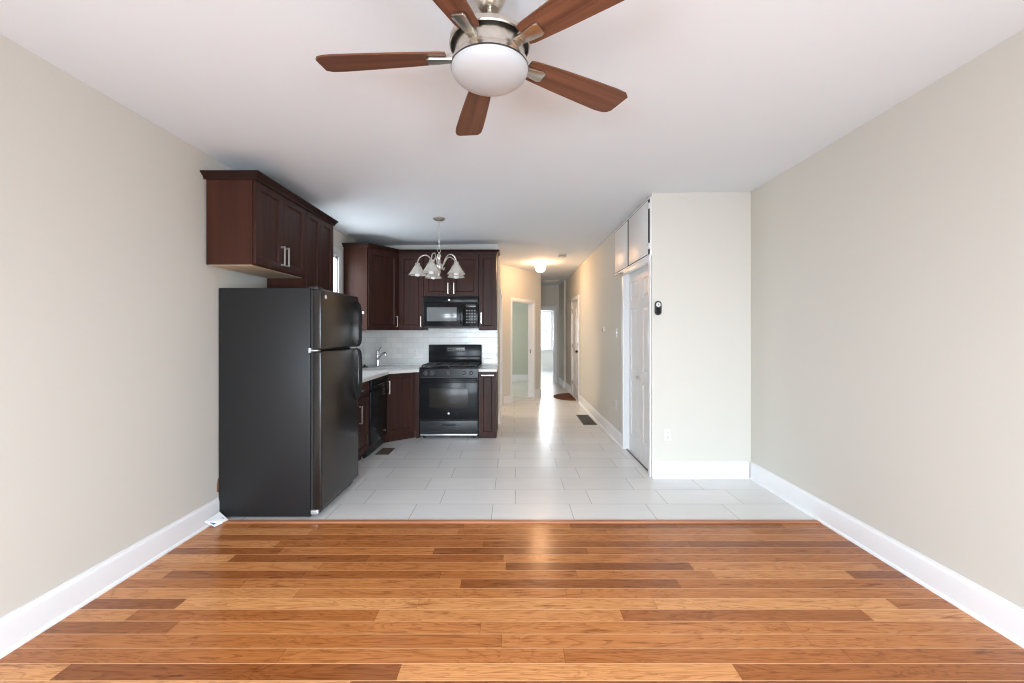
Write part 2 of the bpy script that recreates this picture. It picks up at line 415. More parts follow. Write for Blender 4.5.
def struct_root(name, label, cat, loc, rz=0.0):
    o = thing(name, label, cat, loc, rz); o['kind'] = 'structure'; return o

# ------------------------------------------------------------------ the shell
XL, XR = -2.167, 2.226
YB = -1.80            # wall with the front windows, behind the camera
YK = 6.18             # kitchen back wall
YC, XC = 3.995, 1.298 # closet front and its hall side
YT = 3.083            # line between wood and tile
XE = -0.225           # end of the kitchen back wall
def zc(x): return 2.622 + (x - XL) * 0.0146

bm = new(); bx(bm, XL - .15, XR + .15, YB - .15, YT, -0.12, 0.0)
struct('floor_wood', bm, 'plank', 'honey oak strip flooring of the living area in the foreground', 'floor', smooth=False)
bm = new(); bx(bm, XL - .15, XR + .15, YT, 15.6, -0.12, 0.0)
struct('floor_tile', bm, 'tile', 'pale grey rectangular tile flooring of kitchen and hallway', 'floor', smooth=False)

bm = new()
prism(bm, [(XL - .15, zc(XL - .15)), (XR + .15, zc(XR + .15)), (XR + .15, 2.9), (XL - .15, 2.9)], -YK - 0.0, -YB + .15, Matrix.Rotation(PI / 2, 4, 'X'))
struct('ceiling', bm, 'ceiling', 'smooth white ceiling over living area and kitchen', 'ceiling', smooth=False)
bm = new(); prism(bm, [(XE - .06, zc(XE - .06)), (XR + .15, zc(XR + .15)), (XR + .15, 2.9), (XE - .06, 2.9)], -15.6, -YK, Matrix.Rotation(PI / 2, 4, 'X')); bx(bm, XL - .15, XE - .06, YK + .12, 15.6, 2.642, 2.9)
struct('ceiling_hall', bm, 'ceiling', 'slightly lower hallway ceiling beyond the kitchen', 'ceiling', smooth=False)

def wall_y(bm, x0, x1, y0, y1, z0, z1, holes):
    """wall in the YZ plane between x0 and x1 with rectangular holes (y0,y1,z0,z1), holes not overlapping in y"""
    y = y0
    for a, b, c, d in sorted(holes):
        bx(bm, x0, x1, y, a, z0, z1)
        if c > z0: bx(bm, x0, x1, a, b, z0, c)
        if d < z1: bx(bm, x0, x1, a, b, d, z1)
        y = b
    bx(bm, x0, x1, y, y1, z0, z1); return bm
def wall_x(bm, x0, x1, y0, y1, z0, z1, holes):
    x = x0
    for a, b, c, d in sorted(holes):
        bx(bm, x, a, y0, y1, z0, z1)
        if c > z0: bx(bm, a, b, y0, y1, z0, c)
        if d < z1: bx(bm, a, b, y0, y1, d, z1)
        x = b
    bx(bm, x, x1, y0, y1, z0, z1); return bm

KW = (4.46, 5.24, 1.20, 2.30)      # kitchen window hole
ZT = 2.75
bm = wall_y(new(), XL - .15, XL, YB, YK + .12, 0, ZT, [KW])
struct('wall_left', bm, 'wall', 'long beige painted wall on the left, white baseboard at its foot', 'wall', smooth=False)
bm = new(); bx(bm, XR, XR + .15, YB, YC + .12, 0, ZT)
struct('wall_right', bm, 'wall', 'long plain beige painted wall on the right', 'wall', smooth=False)
FW = [(-1.63, -0.33, 0.48, 2.23), (0.33, 1.63, 0.48, 2.23)]
bm = wall_x(new(), XL - .15, XR + .15, YB - .15, YB, 0, ZT, FW)
struct('wall_front', bm, 'wall', 'beige wall behind the viewer with two tall windows', 'wall', smooth=False)
bm = new(); bx(bm, XL, XE, YK, YK + .12, 0, ZT)
struct('wall_kitchen', bm, 'wall', 'kitchen wall behind the stove and dark cabinets', 'wall', smooth=False)
bm = new(); bx(bm, XC, XR, YC, YC + .10, 0, ZT)
struct('wall_closet', bm, 'wall', 'short wall of the closet block facing the living area, black device near its left edge', 'wall', smooth=False)
# hall side of the closet and the hall right wall, one plane
CD = (4.06, 5.0, 0.0, 2.06)
bm = new()
wall_y(bm, XC, XC + .12, YC + .10, 8.44, 0, ZT, [(4.10, 5.0, 0.0, 2.06)])
bx(bm, XC, XC + .12, 8.44, 9.40, 2.06, ZT)
bx(bm, XC, XC + .12, 9.40, 10.6, 0, ZT)
bx(bm, XC - .045, XC + .12, 10.6, 11.7, 0, ZT)
struct('wall_hall_right', bm, 'wall', 'right hallway wall running from the closet past the white entry door', 'wall', smooth=False)
# left hall wall with a side doorway edge-on, then the slanted bathroom wall
bm = new(); bx(bm, XE - .12, XE, YK + .12, 7.05, 0, ZT); bx(bm, XE - .12, XE, 7.05, 7.92, 2.03, ZT); bx(bm, XE - .12, XE, 7.92, 8.04, 0, ZT)
struct('wall_hall_left', bm, 'wall', 'short left hallway wall just past the kitchen', 'wall', smooth=False)
bm = new(); wall_y(bm, -1.35, -1.25, YK + .12, 8.1, 0, ZT, [(7.1, 7.9, .9, 2.0)]); bx(bm, -1.25, XE - .12, 8.06, 8.16, 0, ZT)
struct('wall_side_room', bm, 'wall', 'wall of the side room seen edge on through the left doorway', 'wall', smooth=False)
A0 = Vector((XE, 8.04)); A1 = Vector((0.60, 9.34)); AL = (A1 - A0).length; AR = math.atan2(A1.y - A0.y, A1.x - A0.x)
AM = Matrix.Translation((A0.x, A0.y, 0)) @ Matrix.Rotation(AR, 4, 'Z')
BD = (0.355, 1.205, 0.0, 1.995)
bm = new(); t = wall_x(new(), 0, AL, 0, .12, 0, ZT, [BD]); merge(bm, t, AM)
struct('wall_bathroom_slant', bm, 'wall', 'slanted hallway wall with the open bathroom doorway', 'wall', smooth=False)
bm = new(); bx(bm, .48, .58, 9.33, 11.7, 0, ZT)
struct('wall_hall_end_left', bm, 'wall', 'hallway wall behind the slanted bathroom wall', 'wall', smooth=False)
bm = new(); wall_x(bm, .58, 1.42, 11.7, 11.82, 0, ZT, [(.585, 1.10, 0, 2.0)])
struct('wall_hall_end', bm, 'wall', 'end wall of the hallway above the far doorway', 'wall', smooth=False)
# bathroom
BW = (9.9, 10.7, 1.05, 1.95)
bm = new(); bx(bm, -1.5, .48, 12.0, 12.1, 0, ZT)
struct('wall_bathroom_end', bm, 'bath_wall', 'grey green wall seen through the bathroom doorway', 'wall', smooth=False)
bm = new(); wall_y(bm, -1.5, -1.4, 8.16, 12.0, 0, ZT, [BW])
struct('wall_bathroom_left', bm, 'bath_wall', 'left wall of the bathroom with a window', 'wall', smooth=False)
bm = new(); bx(bm, .46, .479, 9.40, 12.0, 0, ZT)
struct('wall_bathroom_right', bm, 'bath_wall', 'right wall of the bathroom', 'wall', smooth=False)
# far room
RW = (.50, 1.38, .77, 2.12)
bm = new(); wall_x(bm, -.6, 2.4, 15.4, 15.55, 0, ZT, [RW])
struct('wall_far_room', bm, 'room_far', 'white wall with bright window at the end of the far room', 'wall', smooth=False)
bm = new(); bx(bm, -.7, -.6, 12.1, 15.55, 0, ZT)
struct('wall_far_room_left', bm, 'room_far', 'left wall of the far room', 'wall', smooth=False)
bm = new(); bx(bm, 2.36, 2.46, 11.82, 15.55, 0, ZT); bx(bm, 1.42, 2.36, 11.72, 11.82, 0, ZT)
struct('wall_far_room_right', bm, 'room_far', 'right wall of the far room', 'wall', smooth=False)

# ------------------------------------------------------------------ baseboards and trim
def bbprof(h): return [(0, 0), (.015, 0), (.015, h - .028), (.012, h - .018), (.006, h - .010), (.004, h), (0, h)]
SHOE = [(0.015, 0), (.027, 0), (.0255, .008), (.021, .014), (.015, .017)]
def baseboard(name, path, label, h=.155, shoe=True):
    bm = new(); sweep(bm, path, bbprof(h))
    if shoe: sweep(bm, path, SHOE)
    return struct(name, bm, 'trim', label, 'baseboard', ang=25)
baseboard('baseboard_left', [(XL, YB), (XL, 3.9)], 'white baseboard along the foot of the left wall')
baseboard('baseboard_right', [(XR, YC - .016), (XR, YB)], 'white baseboard along the foot of the right wall')
baseboard('baseboard_closet', [(XC, YC), (XR - .028, YC)], 'white baseboard below the black device on the closet wall')
baseboard('baseboard_hall_right', [(XC, 8.34), (XC, 5.0)], 'white baseboard of the right hallway wall', .15)
baseboard('baseboard_hall_far', [(XC - .045, 11.68), (XC - .045, 10.6), (XC, 10.6), (XC, 9.50)], 'white baseboard beyond the entry door', .15)
d = (A1 - A0).normalized()
q = lambda s: (A0.x + d.x * s, A0.y + d.y * s)
baseboard('baseboard_slant', [q(.06), q(.29)], 'white baseboard left of the bathroom doorway', .15)
baseboard('baseboard_slant_end', [q(1.27), q(AL), (A1.x - .0, A1.y + .10)], 'white baseboard right of the bathroom doorway', .15)
baseboard('baseboard_hall_left', [(XE, YK + .12), (XE, 6.98)], 'white baseboard end beside the narrow base cabinet', .15)
baseboard('baseboard_bathroom', [(-1.4, 12.0), (.455, 12.0)], 'tall white baseboard inside the bathroom', .19)
baseboard('baseboard_far_room', [(-.6, 15.4), (2.36, 15.4)], 'white baseboard below the far room window', .13)

def casing(bm, x0, x1, z1, wdt=.075, dep=.018, mtx=None):
    """door casing on a local face y=0 facing -y, around opening x0..x1 up to z1"""
    t = new()
    for a, b in ((x0 - wdt, x0), (x1, x1 + wdt)):
        bx(t, a, b, -dep, 0, 0, z1, .003)
    bx(t, x0 - wdt, x1 + wdt, -dep, 0, z1, z1 + wdt, .004)
    merge(bm, t, mtx)
def jamb(bm, x0, x1, z1, dep, mtx=None, th=.018):
    t = new(); bx(t, x0, x0 + th, .001, dep, 0, z1); bx(t, x1 - th, x1, .001, dep, 0, z1); bx(t, x0 + th, x1 - th, .001, dep, z1 - th, z1); merge(bm, t, mtx)
bm = new(); casing(bm, BD[0], BD[1], BD[3], .06, .018, AM); jamb(bm, BD[0], BD[1], BD[3], .12, AM)
o = struct('trim_bathroom_doorway', bm, 'trim', 'white casing and jambs of the bathroom doorway', 'door trim')
bm = new(); t = new(); bx(t, BD[1] - .0205, BD[1] - .0178, .045, .075, .93, 1.01); merge(bm, t, AM)
obj('strike_plate', bm, 'hinge', o)
bm = new(); t = new(); bx(t, BD[0], BD[1], .02, .10, 0, .012, .003); merge(bm, t, AM)
struct('trim_bathroom_threshold', bm, 'trim', 'pale threshold strip under the bathroom doorway', 'threshold')
bm = new(); casing(bm, .60, 1.10, 2.0, .09, .02, Matrix.Translation((0, 11.7, 0))); jamb(bm, .585, 1.115, 2.0, .12, Matrix.Translation((0, 11.7, 0)))
struct('trim_far_doorway', bm, 'trim', 'white casing of the doorway at the hallway end', 'door trim')
ML = Matrix.Translation((XE, 0, 0)) @ Matrix.Rotation(PI / 2, 4, 'Z')    # face looking +x, local x = +y
bm = new(); casing(bm, 7.05, 7.92, 2.03, .07, .018, ML); jamb(bm, 7.05, 7.92, 2.03, .12, ML)
struct('trim_side_doorway', bm, 'trim', 'white casing of the side doorway just past the kitchen wall', 'door trim')
MR = Matrix.Translation((XC, 0, 0)) @ Matrix.Rotation(-PI / 2, 4, 'Z')   # face looking -x, local x = -y
bm = new(); casing(bm, -9.38, -8.46, 2.04, .075, .02, MR); jamb(bm, -9.40, -8.44, 2.055, .12, MR)
struct('trim_entry_door', bm, 'trim', 'white casing around the entry door in the hallway', 'door trim')
# closet opening: reveal far side, head, near stile
bm = new()
bx(bm, XC + .0, XC + .12, 4.982, 5.0, 0, 2.06); bx(bm, XC, XC + .12, 4.10, 5.0, 2.045, 2.06)
bx(bm, XC - .016, XC, 4.99, 5.055, 0, 2.075, .004); bx(bm, XC - .016, XC, 4.02, 5.055, 2.03, 2.092, .004)
bx(bm, XC - .014, XC, 4.012, 4.075, 0.0, 2.04, .004)
struct('trim_closet_door', bm, 'trim', 'white casing around the folding closet door', 'door trim')
bm = new(); bx(bm, XL + .03, XR - .03, YT - .045, YT + .004, 0, .009, .004)
struct('trim_floor_reducer', bm, 'strip', 'narrow reddish wood strip where planks meet tiles', 'floor trim')
bm = new(); bx(bm, XC + .02, XC + .035, 4.1, 4.985, 0, .006)
struct('trim_closet_track', bm, 'slot', 'thin dark floor track below the folding closet door', 'door track')

# backsplash
bm = new(); bx(bm, XL, XE - .012, YK - .008, YK, .87, 1.46)
bx(bm, XL, XL + .008, 5.25, YK - .008, .87, 1.46); bx(bm, XL, XL + .008, 3.9, 5.25, .87, 1.15)
struct('wall_backsplash', bm, 'subway', 'glossy pale grey subway tile backsplash behind stove and sink', 'backsplash', smooth=False)

# ------------------------------------------------------------------ windows
def window(name, label, w_, h, loc, rz, wall_t=.15, case=.09, sill=True):
    """local: x 0..w, z 0..h, y=0 room face, +y outwards"""
    r = struct_root(name, label, 'window', loc, rz)
    b = new()
    for a, c in ((-case, 0), (w_, w_ + case)): bx(b, a, c, -.02, 0, 0, h, .004)
    bx(b, -case, w_ + case, -.02, 0, h, h + case, .005)
    if sill: bx(b, -case - .02, w_ + case + .02, -.05, 0.02, -.03, 0, .006); bx(b, -case, w_ + case, -.016, 0, -.1, -.03, .004)
    obj('window_casing', b, 'trim', r)
    b = new()
    for a, c in ((0, .03), (w_ - .03, w_)): bx(b, a, c, 0, wall_t, 0, h)
    bx(b, 0, w_, 0, wall_t, 0, .025); bx(b, 0, w_, 0, wall_t, h - .03, h)
    obj('window_frame', b, 'trim', r)
    for z0, z1, y in ((.025, h / 2 + .02, .05), (h / 2 - .02, h - .03, .085)):
        b = new()
        bx(b, .03, .075, y, y + .03, z0, z1); bx(b, w_ - .075, w_ - .03, y, y + .03, z0, z1)
        bx(b, .075, w_ - .075, y, y + .03, z0, z0 + .045); bx(b, .075, w_ - .075, y, y + .03, z1 - .04, z1)
        s = obj('sash', b, 'trim', r)
        b = new(); bx(b, .07, w_ - .07, y + .012, y + .016, z0 + .04, z1 - .035)
        obj('pane', b, 'pane', s, smooth=False)
    return r
window('window_1', 'kitchen window on the left wall, glimpsed between the dark wall cabinets', KW[1] - KW[0], KW[3] - KW[2], (XL, KW[0], KW[2]), PI / 2)
window('window_2', 'bright double hung window seen through the far doorway', RW[1] - RW[0], RW[3] - RW[2], (RW[0], 15.4, RW[2]), 0)
window('window_3', 'tall window behind the viewer, left one', 1.3, 1.75, (-.33, YB, .48), PI)
window('window_4', 'tall window behind the viewer, right one', 1.3, 1.75, (1.63, YB, .48), PI)
window('window_6', 'window of the side room out of view on the left', .8, 1.1, (-1.25, 7.1, .9), PI / 2, .1)
window('window_5', 'bathroom window out of view on the left', .8, .9, (-1.4, 9.9, 1.05), PI / 2, .1)

# ------------------------------------------------------------------ doors
def panel_leaf(bm, x0, x1, z0, z1, th, panels, y=0.0):
    """moulded door leaf: field with recessed borders and raised centres; panels = list of (x0,x1,z0,z1)"""
    bx(bm, x0, x1, y + .008, y + th, z0, z1)
    # face grid of stiles and rails
    xs = sorted({x0, x1} | {p[0] for p in panels} | {p[1] for p in panels})
    zs = sorted({z0, z1} | {p[2] for p in panels} | {p[3] for p in panels})
    for a, b in zip(xs, xs[1:]):
        for c, d_ in zip(zs, zs[1:]):
            mx_, mz = (a + b) / 2, (c + d_) / 2
            if any(p[0] < mx_ < p[1] and p[2] < mz < p[3] for p in panels): continue
            bx(bm, a, b, y, y + .009, c, d_)
    for p in panels:
        i = .028; t = bmesh.new()
        o_ = [t.verts.new((x, y + .008, z)) for x, z in ((p[0] + .012, p[2] + .012), (p[1] - .012, p[2] + .012), (p[1] - .012, p[3] - .012), (p[0] + .012, p[3] - .012))]
        n_ = [t.verts.new((x, y + .001, z)) for x, z in ((p[0] + .012 + i, p[2] + .012 + i), (p[1] - .012 - i, p[2] + .012 + i), (p[1] - .012 - i, p[3] - .012 - i), (p[0] + .012 + i, p[3] - .012 - i))]
        t.faces.new(n_)
        for k in range(4): t.faces.new((o_[k], o_[(k + 1) % 4], n_[(k + 1) % 4], n_[k]))
        bmesh.ops.recalc_face_normals(t, faces=t.faces)
        if sum(f.normal.y for f in t.faces) > 0: bmesh.ops.reverse_faces(t, faces=t.faces)
        merge(bm, t)
    return bm
# entry door in the hallway: local x = -Y (from far to near), face at y=0
dr = struct_root('door_1', 'white panelled entry door with deadbolt on the right hallway wall', 'door', (XC + .012, 9.376, .008), -PI / 2)
W = .912; cols = ((.11, .41), (.50, .80))
obj('leaf', panel_leaf(new(), 0, W, 0, 2.025, .04, [(a, b, c, e) for a, b in cols for c, e in ((.22, .78), (.93, 1.55), (1.66, 1.90))]), 'door', dr, smooth=False)
for z in (.22, 1.02, 1.78):
    b = new(); bx(b, -.004, .012, -.016, .004, z, z + .10, .002); cyl(b, (0, -.016, z), (0, -.016, z + .1), .007, n=10); obj('hinge', b, 'hinge', dr)
b = new(); lathe(b, [(0, 0), (.030, 0), (.030, .006), (.012, .012), (.012, .03), (.027, .042), (.029, .055), (.02, .068), (0, .07)], (W - .07, 0, .98), 20, (0, -1, 0)); obj('door_knob', b, 'bronze', dr, label='dark bronze door knob')
b = new(); lathe(b, [(0, 0), (.028, 0), (.028, .012), (.022, .018), (0, .018)], (W - .07, 0, 1.13), 20, (0, -1, 0)); bx(b, W - .076, W - .064, -.03, -.016, 1.115, 1.145); obj('deadbolt', b, 'bronze', dr, label='dark bronze deadbolt')
# folding closet door
dr = struct_root('door_2', 'white panelled folding closet door set into the closet side', 'door', (XC + .055, 4.978, .016), -PI / 2)
for k, x0 in enumerate((0.0, .438)):
    b = new(); panel_leaf(b, x0, x0 + .434, 0, 2.02, .032, [(x0 + .08, x0 + .354, c, e) for c, e in ((.20, .80), (.93, 1.62), (1.72, 1.92))])
    lf = obj('leaf', b, 'door', dr, smooth=False)
    if k == 0:
        b = new(); lathe(b, [(0, 0), (.008, 0), (.007, .014), (.016, .022), (.017, .03), (.01, .037), (0, .038)], (x0 + .40, 0, .865), 16, (0, -1, 0)); obj('knob', b, 'nickel', lf)
# overhead closet cupboard
oc = thing('overhead_cupboard', 'white two door cupboard above the folding closet door', 'cupboard', (XC, 5.37, 2.095), -PI / 2)
b = new(); bx(b, 0, 1.36, -.004, 0, 0, .535); bx(b, .601, .645, -.0205, 0, .012, .528); bx(b, 1.3185, 1.3515, -.019, 0, .012, .528); bx(b, .012, 1.338, -.016, 0, .524, .5325); bx(b, .012, 1.338, -.016, 0, .007, .016); obj('door_gap_shade', b, 'gap', oc, label='dark strips standing in for shade in the door gaps')  # dark strips put in to paint the shade around and between the doors
b = new(); bx(b, -.02, 1.365, -.02, 0, -.012, .008, .003); bx(b, -.02, 1.365, -.012, 0, .532, .55, .003); bx(b, 1.352, 1.372, -.014, 0, 0, .545, .002); obj('frame', b, 'trim', oc)
for x0, x1, hx in ((.012, .600, .012), (.646, 1.318, 1.318)):
    b = new(); bx(b, x0, x1, -.022, -.004, .016, .524, .003); dd = obj('door', b, 'door', oc)
    if hx > 1:
        for z in (.06, .44):
            b = new(); bx(b, hx - .008, hx + .036, -.025, -.003, z, z + .055, .002); obj('hinge', b, 'plate', dd)

# ------------------------------------------------------------------ cabinets
def pull(x, z, ln, vert=True, y=0.0):
    b = new(); s = .006; o_ = .032
    if vert:
        bx(b, x - s, x + s, y - o_, y - o_ + .009, z, z + ln, .0015)
        for zz in (z + .006, z + ln - .006): bx(b, x - s, x + s, y - o_ + .004, y + .001, zz - s, zz + s)
    else:
        bx(b, x, x + ln, y - o_, y - o_ + .009, z - s, z + s, .0015)
        for xx in (x + .006, x + ln - .006): bx(b, xx - s, xx + s, y - o_ + .004, y + .001, z - s, z + s)
    return b
def shaker(x0, x1, z0, z1, fw=.06, th=.019):
    """front face at y=-th"""
    b = new()
    bx(b, x0, x1, -th, 0, z0, z0 + fw, .0015); bx(b, x0, x1, -th, 0, z1 - fw, z1, .0015)
    bx(b, x0, x0 + fw, -th, 0, z0 + fw, z1 - fw, .0015); bx(b, x1 - fw, x1, -th, 0, z0 + fw, z1 - fw, .0015)
    bx(b, x0 + fw - .002, x1 - fw + .002, -th + .0125, -.001, z0 + fw - .002, z1 - fw + .002)
    t = bmesh.new(); i = .011
    o_ = [t.verts.new((x, -th + .002, z)) for x, z in ((x0 + fw, z0 + fw), (x1 - fw, z0 + fw), (x1 - fw, z1 - fw), (x0 + fw, z1 - fw))]
    n_ = [t.verts.new((x, -th + .0115, z)) for x, z in ((x0 + fw + i, z0 + fw + i), (x1 - fw - i, z0 + fw + i), (x1 - fw - i, z1 - fw - i), (x0 + fw + i, z1 - fw - i))]
    t.faces.new(n_)
    for k in range(4): t.faces.new((o_[k], o_[(k + 1) % 4], n_[(k + 1) % 4], n_[k]))
    for f in t.faces:
        f.normal_update()
        if f.normal.y > 0: f.normal_flip()
    merge(b, t)
    return b
def add_door(r, x0, x1, z0, z1, handle=None, fw=.06, name='door'):
    dd = obj(name, shaker(x0, x1, z0, z1, fw), 'cab', r, smooth=False)
    if handle:
        hx, hz, ln, vert = handle
        obj('handle', pull(hx, hz, ln, vert, -.019), 'nickel', dd, smooth=False, label='satin nickel bar handle')
    return dd
def carcass(r, w_, d_, h, m='cab', z0=0.0):
    b = new(); bx(b, 0, w_, 0, d_, z0, h); return obj('carcass', b, m, r, smooth=False)

ZU = 2.450
# left wall: short cabinet over the fridge, tall one beyond
Y0, YM, Y1 = 2.985, 3.72, 4.29
cb = thing('wall_cabinet', 'dark wood two door cabinet hanging high on left wall above the refrigerator', 'cabinet', (-1.83, Y0, 1.84), PI / 2)
b = new(); bx(b, 0, YM - Y0, 0, .322, 0.0, ZU - 1.84); obj('carcass', b, 'cab_side', cb, smooth=False)
b = new(); bx(b, .012, YM - Y0 - .012, .012, .315, -.004, 0.001); obj('bottom_panel', b, 'cab_bottom', cb, smooth=False, label='unstained pale bottom panel')
hm = (YM - Y0) / 2
add_door(cb, .006, hm - .0015, .006, ZU - 1.84 - .004, (hm - .03, .045, .15, True))
add_door(cb, hm + .0015, YM - Y0 - .004, .006, ZU - 1.84 - .004, (hm + .03, .045, .15, True))
cb = thing('wall_cabinet', 'taller dark wood two door cabinet on left wall, beyond the one above the refrigerator', 'cabinet', (-1.83, YM + .001, 1.705), PI / 2)
b = new(); bx(b, 0, Y1 - YM, 0, .322, 0, ZU - 1.705); obj('carcass', b, 'cab_side', cb, smooth=False)
hm = (Y1 - YM) / 2
add_door(cb, .004, hm - .0015, .006, ZU - 1.709)
add_door(cb, hm + .0015, Y1 - YM - .006, .006, ZU - 1.709)
CP = [(0, -.002), (.012, -.002), (.014, .010), (.026, .024), (.040, .034), (.046, .040), (.046, .048), (0, .048)]
CROWN = [(o_, z * .95 + ZU - .012) for o_, z in CP]
b = new(); sweep(b, [(-1.81, Y1 + .001), (-1.81, Y0), (XL + .002, Y0)][::-1], [(o_, z) for o_, z in CROWN])
# path direction decides the side: travel so that 'out' is away from the cabinet
bmx = b
single('crown_moulding', bmx, 'crown', 'dark crown moulding along the tops of the left wall cabinets', 'moulding', loc=(-1.81, Y0, ZU), ang=20)

# back wall uppers
YU = 5.85; ZB = 1.40; UD = YK - YU - .009
ZK = 2.465
def upper(x0, x1, label, z0=ZB):
    cb = thing('wall_cabinet', label, 'cabinet', (x0, YU + .019, z0), 0)
    carcass(cb, x1 - x0, UD - .012, ZK - z0); return cb
X1, X2, X3, X4 = -1.578, -1.233, -.479, -.238
cb = upper(X1 + .002, X2 - .001, 'tall dark wood wall cabinet between the corner cabinet and the microwave')
add_door(cb, .004, X2 - X1 - .006, .006, ZK - ZB - .03, (X2 - X1 - .038, .04, .15, True))
cb = upper(X2 + .0005, X3 - .0005, 'short dark wood two door cabinet directly above the microwave', 1.862)
ww = X3 - X2 - .001; hh = ZK - 1.862
add_door(cb, .004, ww / 2 - .0015, .006, hh - .03, (ww / 2 - .04, .035, .15, True))
add_door(cb, ww / 2 + .0015, ww - .004, .006, hh - .03, (ww / 2 + .04, .035, .15, True))
cb = upper(X3 + .001, X4, 'narrow tall dark wood wall cabinet right of the microwave')
add_door(cb, .004, X4 - X3 - .005, .006, ZK - ZB - .03, (.036, .09, .15, True), .05)
# diagonal corner cabinet
pA, pB = (-1.848, 5.41), (X1, YU + .001)
cb = thing('corner_wall_cabinet', 'dark wood corner wall cabinet with slanted door above the sink', 'cabinet', (pA[0], pA[1], ZB), 0)
off = .019
an = math.atan2(pB[1] - pA[1], pB[0] - pA[0]); nx, ny = math.sin(an), -math.cos(an)
a_ = (pA[0] - nx * off, pA[1] - ny * off); b_ = (pB[0] - nx * off, pB[1] - ny * off)
b = new(); prism(b, [(XL + .009, 5.41), (pA[0] - .012, 5.41), a_, b_, (X1, YU + .03), (X1, YK - .009), (XL + .009, YK - .009)], ZB, ZK)
obj('carcass', b, 'cab_side', cb, world=True, smooth=False)
ln = math.hypot(pB[0] - pA[0], pB[1] - pA[1]); DM = Matrix.Translation((a_[0] - pA[0], a_[1] - pA[1], 0)) @ Matrix.Rotation(an, 4, 'Z')
t = shaker(.012, ln - .012, .006, ZK - ZB - .03); t.transform(DM); dd = obj('door', t, 'cab', cb, smooth=False)
t = pull(ln - .045, .04, .15, True, -.019); t.transform(DM); obj('handle', t, 'nickel', dd, smooth=False, label='satin nickel bar handle')
b = new(); bx(b, -1.925, -1.895, 5.395, 5.411, 1.60, 1.635, .004); obj('white_square', b, 'plate', cb, world=True, label='small raised white square')  # small raised white square on the cabinet side
CK = [(o_, z * .95 + ZK - .012) for o_, z in CP]
b = new(); sweep(b, [(XL + .002, 5.41), pA, pB, (X4, YU), (X4, YK - .002)], CK)
single('crown_moulding', b, 'crown', 'dark crown moulding along the tops of corner and stove wall cabinets', 'moulding', loc=(X1, YU, ZK), ang=20)

# ------------------------------------------------------------------ base cabinets and counters
ZCT = .895; ZCB = .858
XF = -1.575                       # face of the left run
b0, b1 = (-1.575, 5.235), (-1.262, 5.50)
# cabinet beyond the fridge
BY0, BY1 = 3.90, 4.60
cb = thing('base_cabinet', 'dark wood base cabinet between the refrigerator and the dishwasher', 'cabinet', (XF, BY0, 0), PI / 2)
wd = BY1 - BY0
b = new(); bx(b, 0, wd, 0, .55, .10, ZCB - .001); bx(b, 0, wd, .07, .55, 0, .10); obj('carcass', b, 'cab', cb, smooth=False)
add_door(cb, .004, wd - .004, ZCB - .16, ZCB - .012, (wd / 2 - .08, ZCB - .085, .16, False), .035, 'drawer')
add_door(cb, .004, wd - .004, .11, ZCB - .168, (.40, .44, .18, True))
# dishwasher
DY0, DY1 = 4.615, 5.215
dw = thing('dishwasher', 'black glossy dishwasher between dark base cabinets under the left counter', 'dishwasher', (XF, DY0, 0), PI / 2)
b = new(); bx(b, .003, DY1 - DY0 - .003, .01, .56, .02, ZCB - .002); obj('tub', b, 'black', dw, smooth=False)
b = new(); bx(b, .004, DY1 - DY0 - .004, -.03, .01, .13, .72, .006); obj('door_panel', b, 'black_gloss', dw)
b = new(); bx(b, .004, DY1 - DY0 - .004, -.034, .01, .725, ZCB - .008, .006); cp = obj('control_panel', b, 'black_gloss', dw)
b = new(); tube(b, smooth_pts([(.06, -.03, .77), (.09, -.062, .775), (.30, -.066, .777), (.51, -.062, .775), (.54, -.03, .77)], 5), .010, 10); obj('handle', b, 'black_gloss', cp)
b = new(); bx(b, .01, DY1 - DY0 - .01, .04, .06, 0, .13); obj('toe_kick', b, 'black', dw, smooth=False)
b = new(); lathe(b, [(0, 0), (.012, 0), (.011, .003), (0, .003)], (DY1 - DY0 - .08, -.03, .19), 16, (0, -1, 0)); obj('badge', b, 'nickel', dw, label='small round silver badge')
# diagonal sink base
cb = thing('corner_base_cabinet', 'dark wood corner base cabinet with slanted door under the sink', 'cabinet', (b0[0], b0[1], 0), 0)
an = math.atan2(b1[1] - b0[1], b1[0] - b0[0]); nx, ny = math.sin(an), -math.cos(an); off = .019
a_ = (b0[0] - nx * off, b0[1] - ny * off); c_ = (b1[0] - nx * off, b1[1] - ny * off)
b = new(); prism(b, [(XL + .01, 5.222), (XF, 5.222), a_, c_, (-1.218, 5.52), (-1.218, YK - .01), (XL + .01, YK - .01)], .09, ZCB - .001)
k = .05; prism(b, [(XL + .01, 5.222), (XF - k, 5.222), (b0[0] - nx * k, b0[1] - ny * k), (b1[0] - nx * k, b1[1] - ny * k), (-1.218, 5.55), (-1.218, YK - .01), (XL + .01, YK - .01)], 0, .09)
obj('carcass', b, 'cab', cb, world=True, smooth=False)
ln = math.hypot(b1[0] - b0[0], b1[1] - b0[1]); DM = Matrix.Translation((a_[0] - b0[0], a_[1] - b0[1], 0)) @ Matrix.Rotation(an, 4, 'Z')
t = shaker(.012, ln - .006, .10, ZCB - .012, .05); t.transform(DM); dd = obj('door', t, 'cab', cb, smooth=False)
t = pull(.045, ZCB - .25, .16, True, -.019); t.transform(DM); obj('handle', t, 'nickel', dd, smooth=False, label='satin nickel bar handle')
b = new(); bx(b, -1.262, -1.219, 5.505, 5.53, 0.0, ZCB - .002); obj('filler_strip', b, 'cab', cb, world=True, smooth=False)
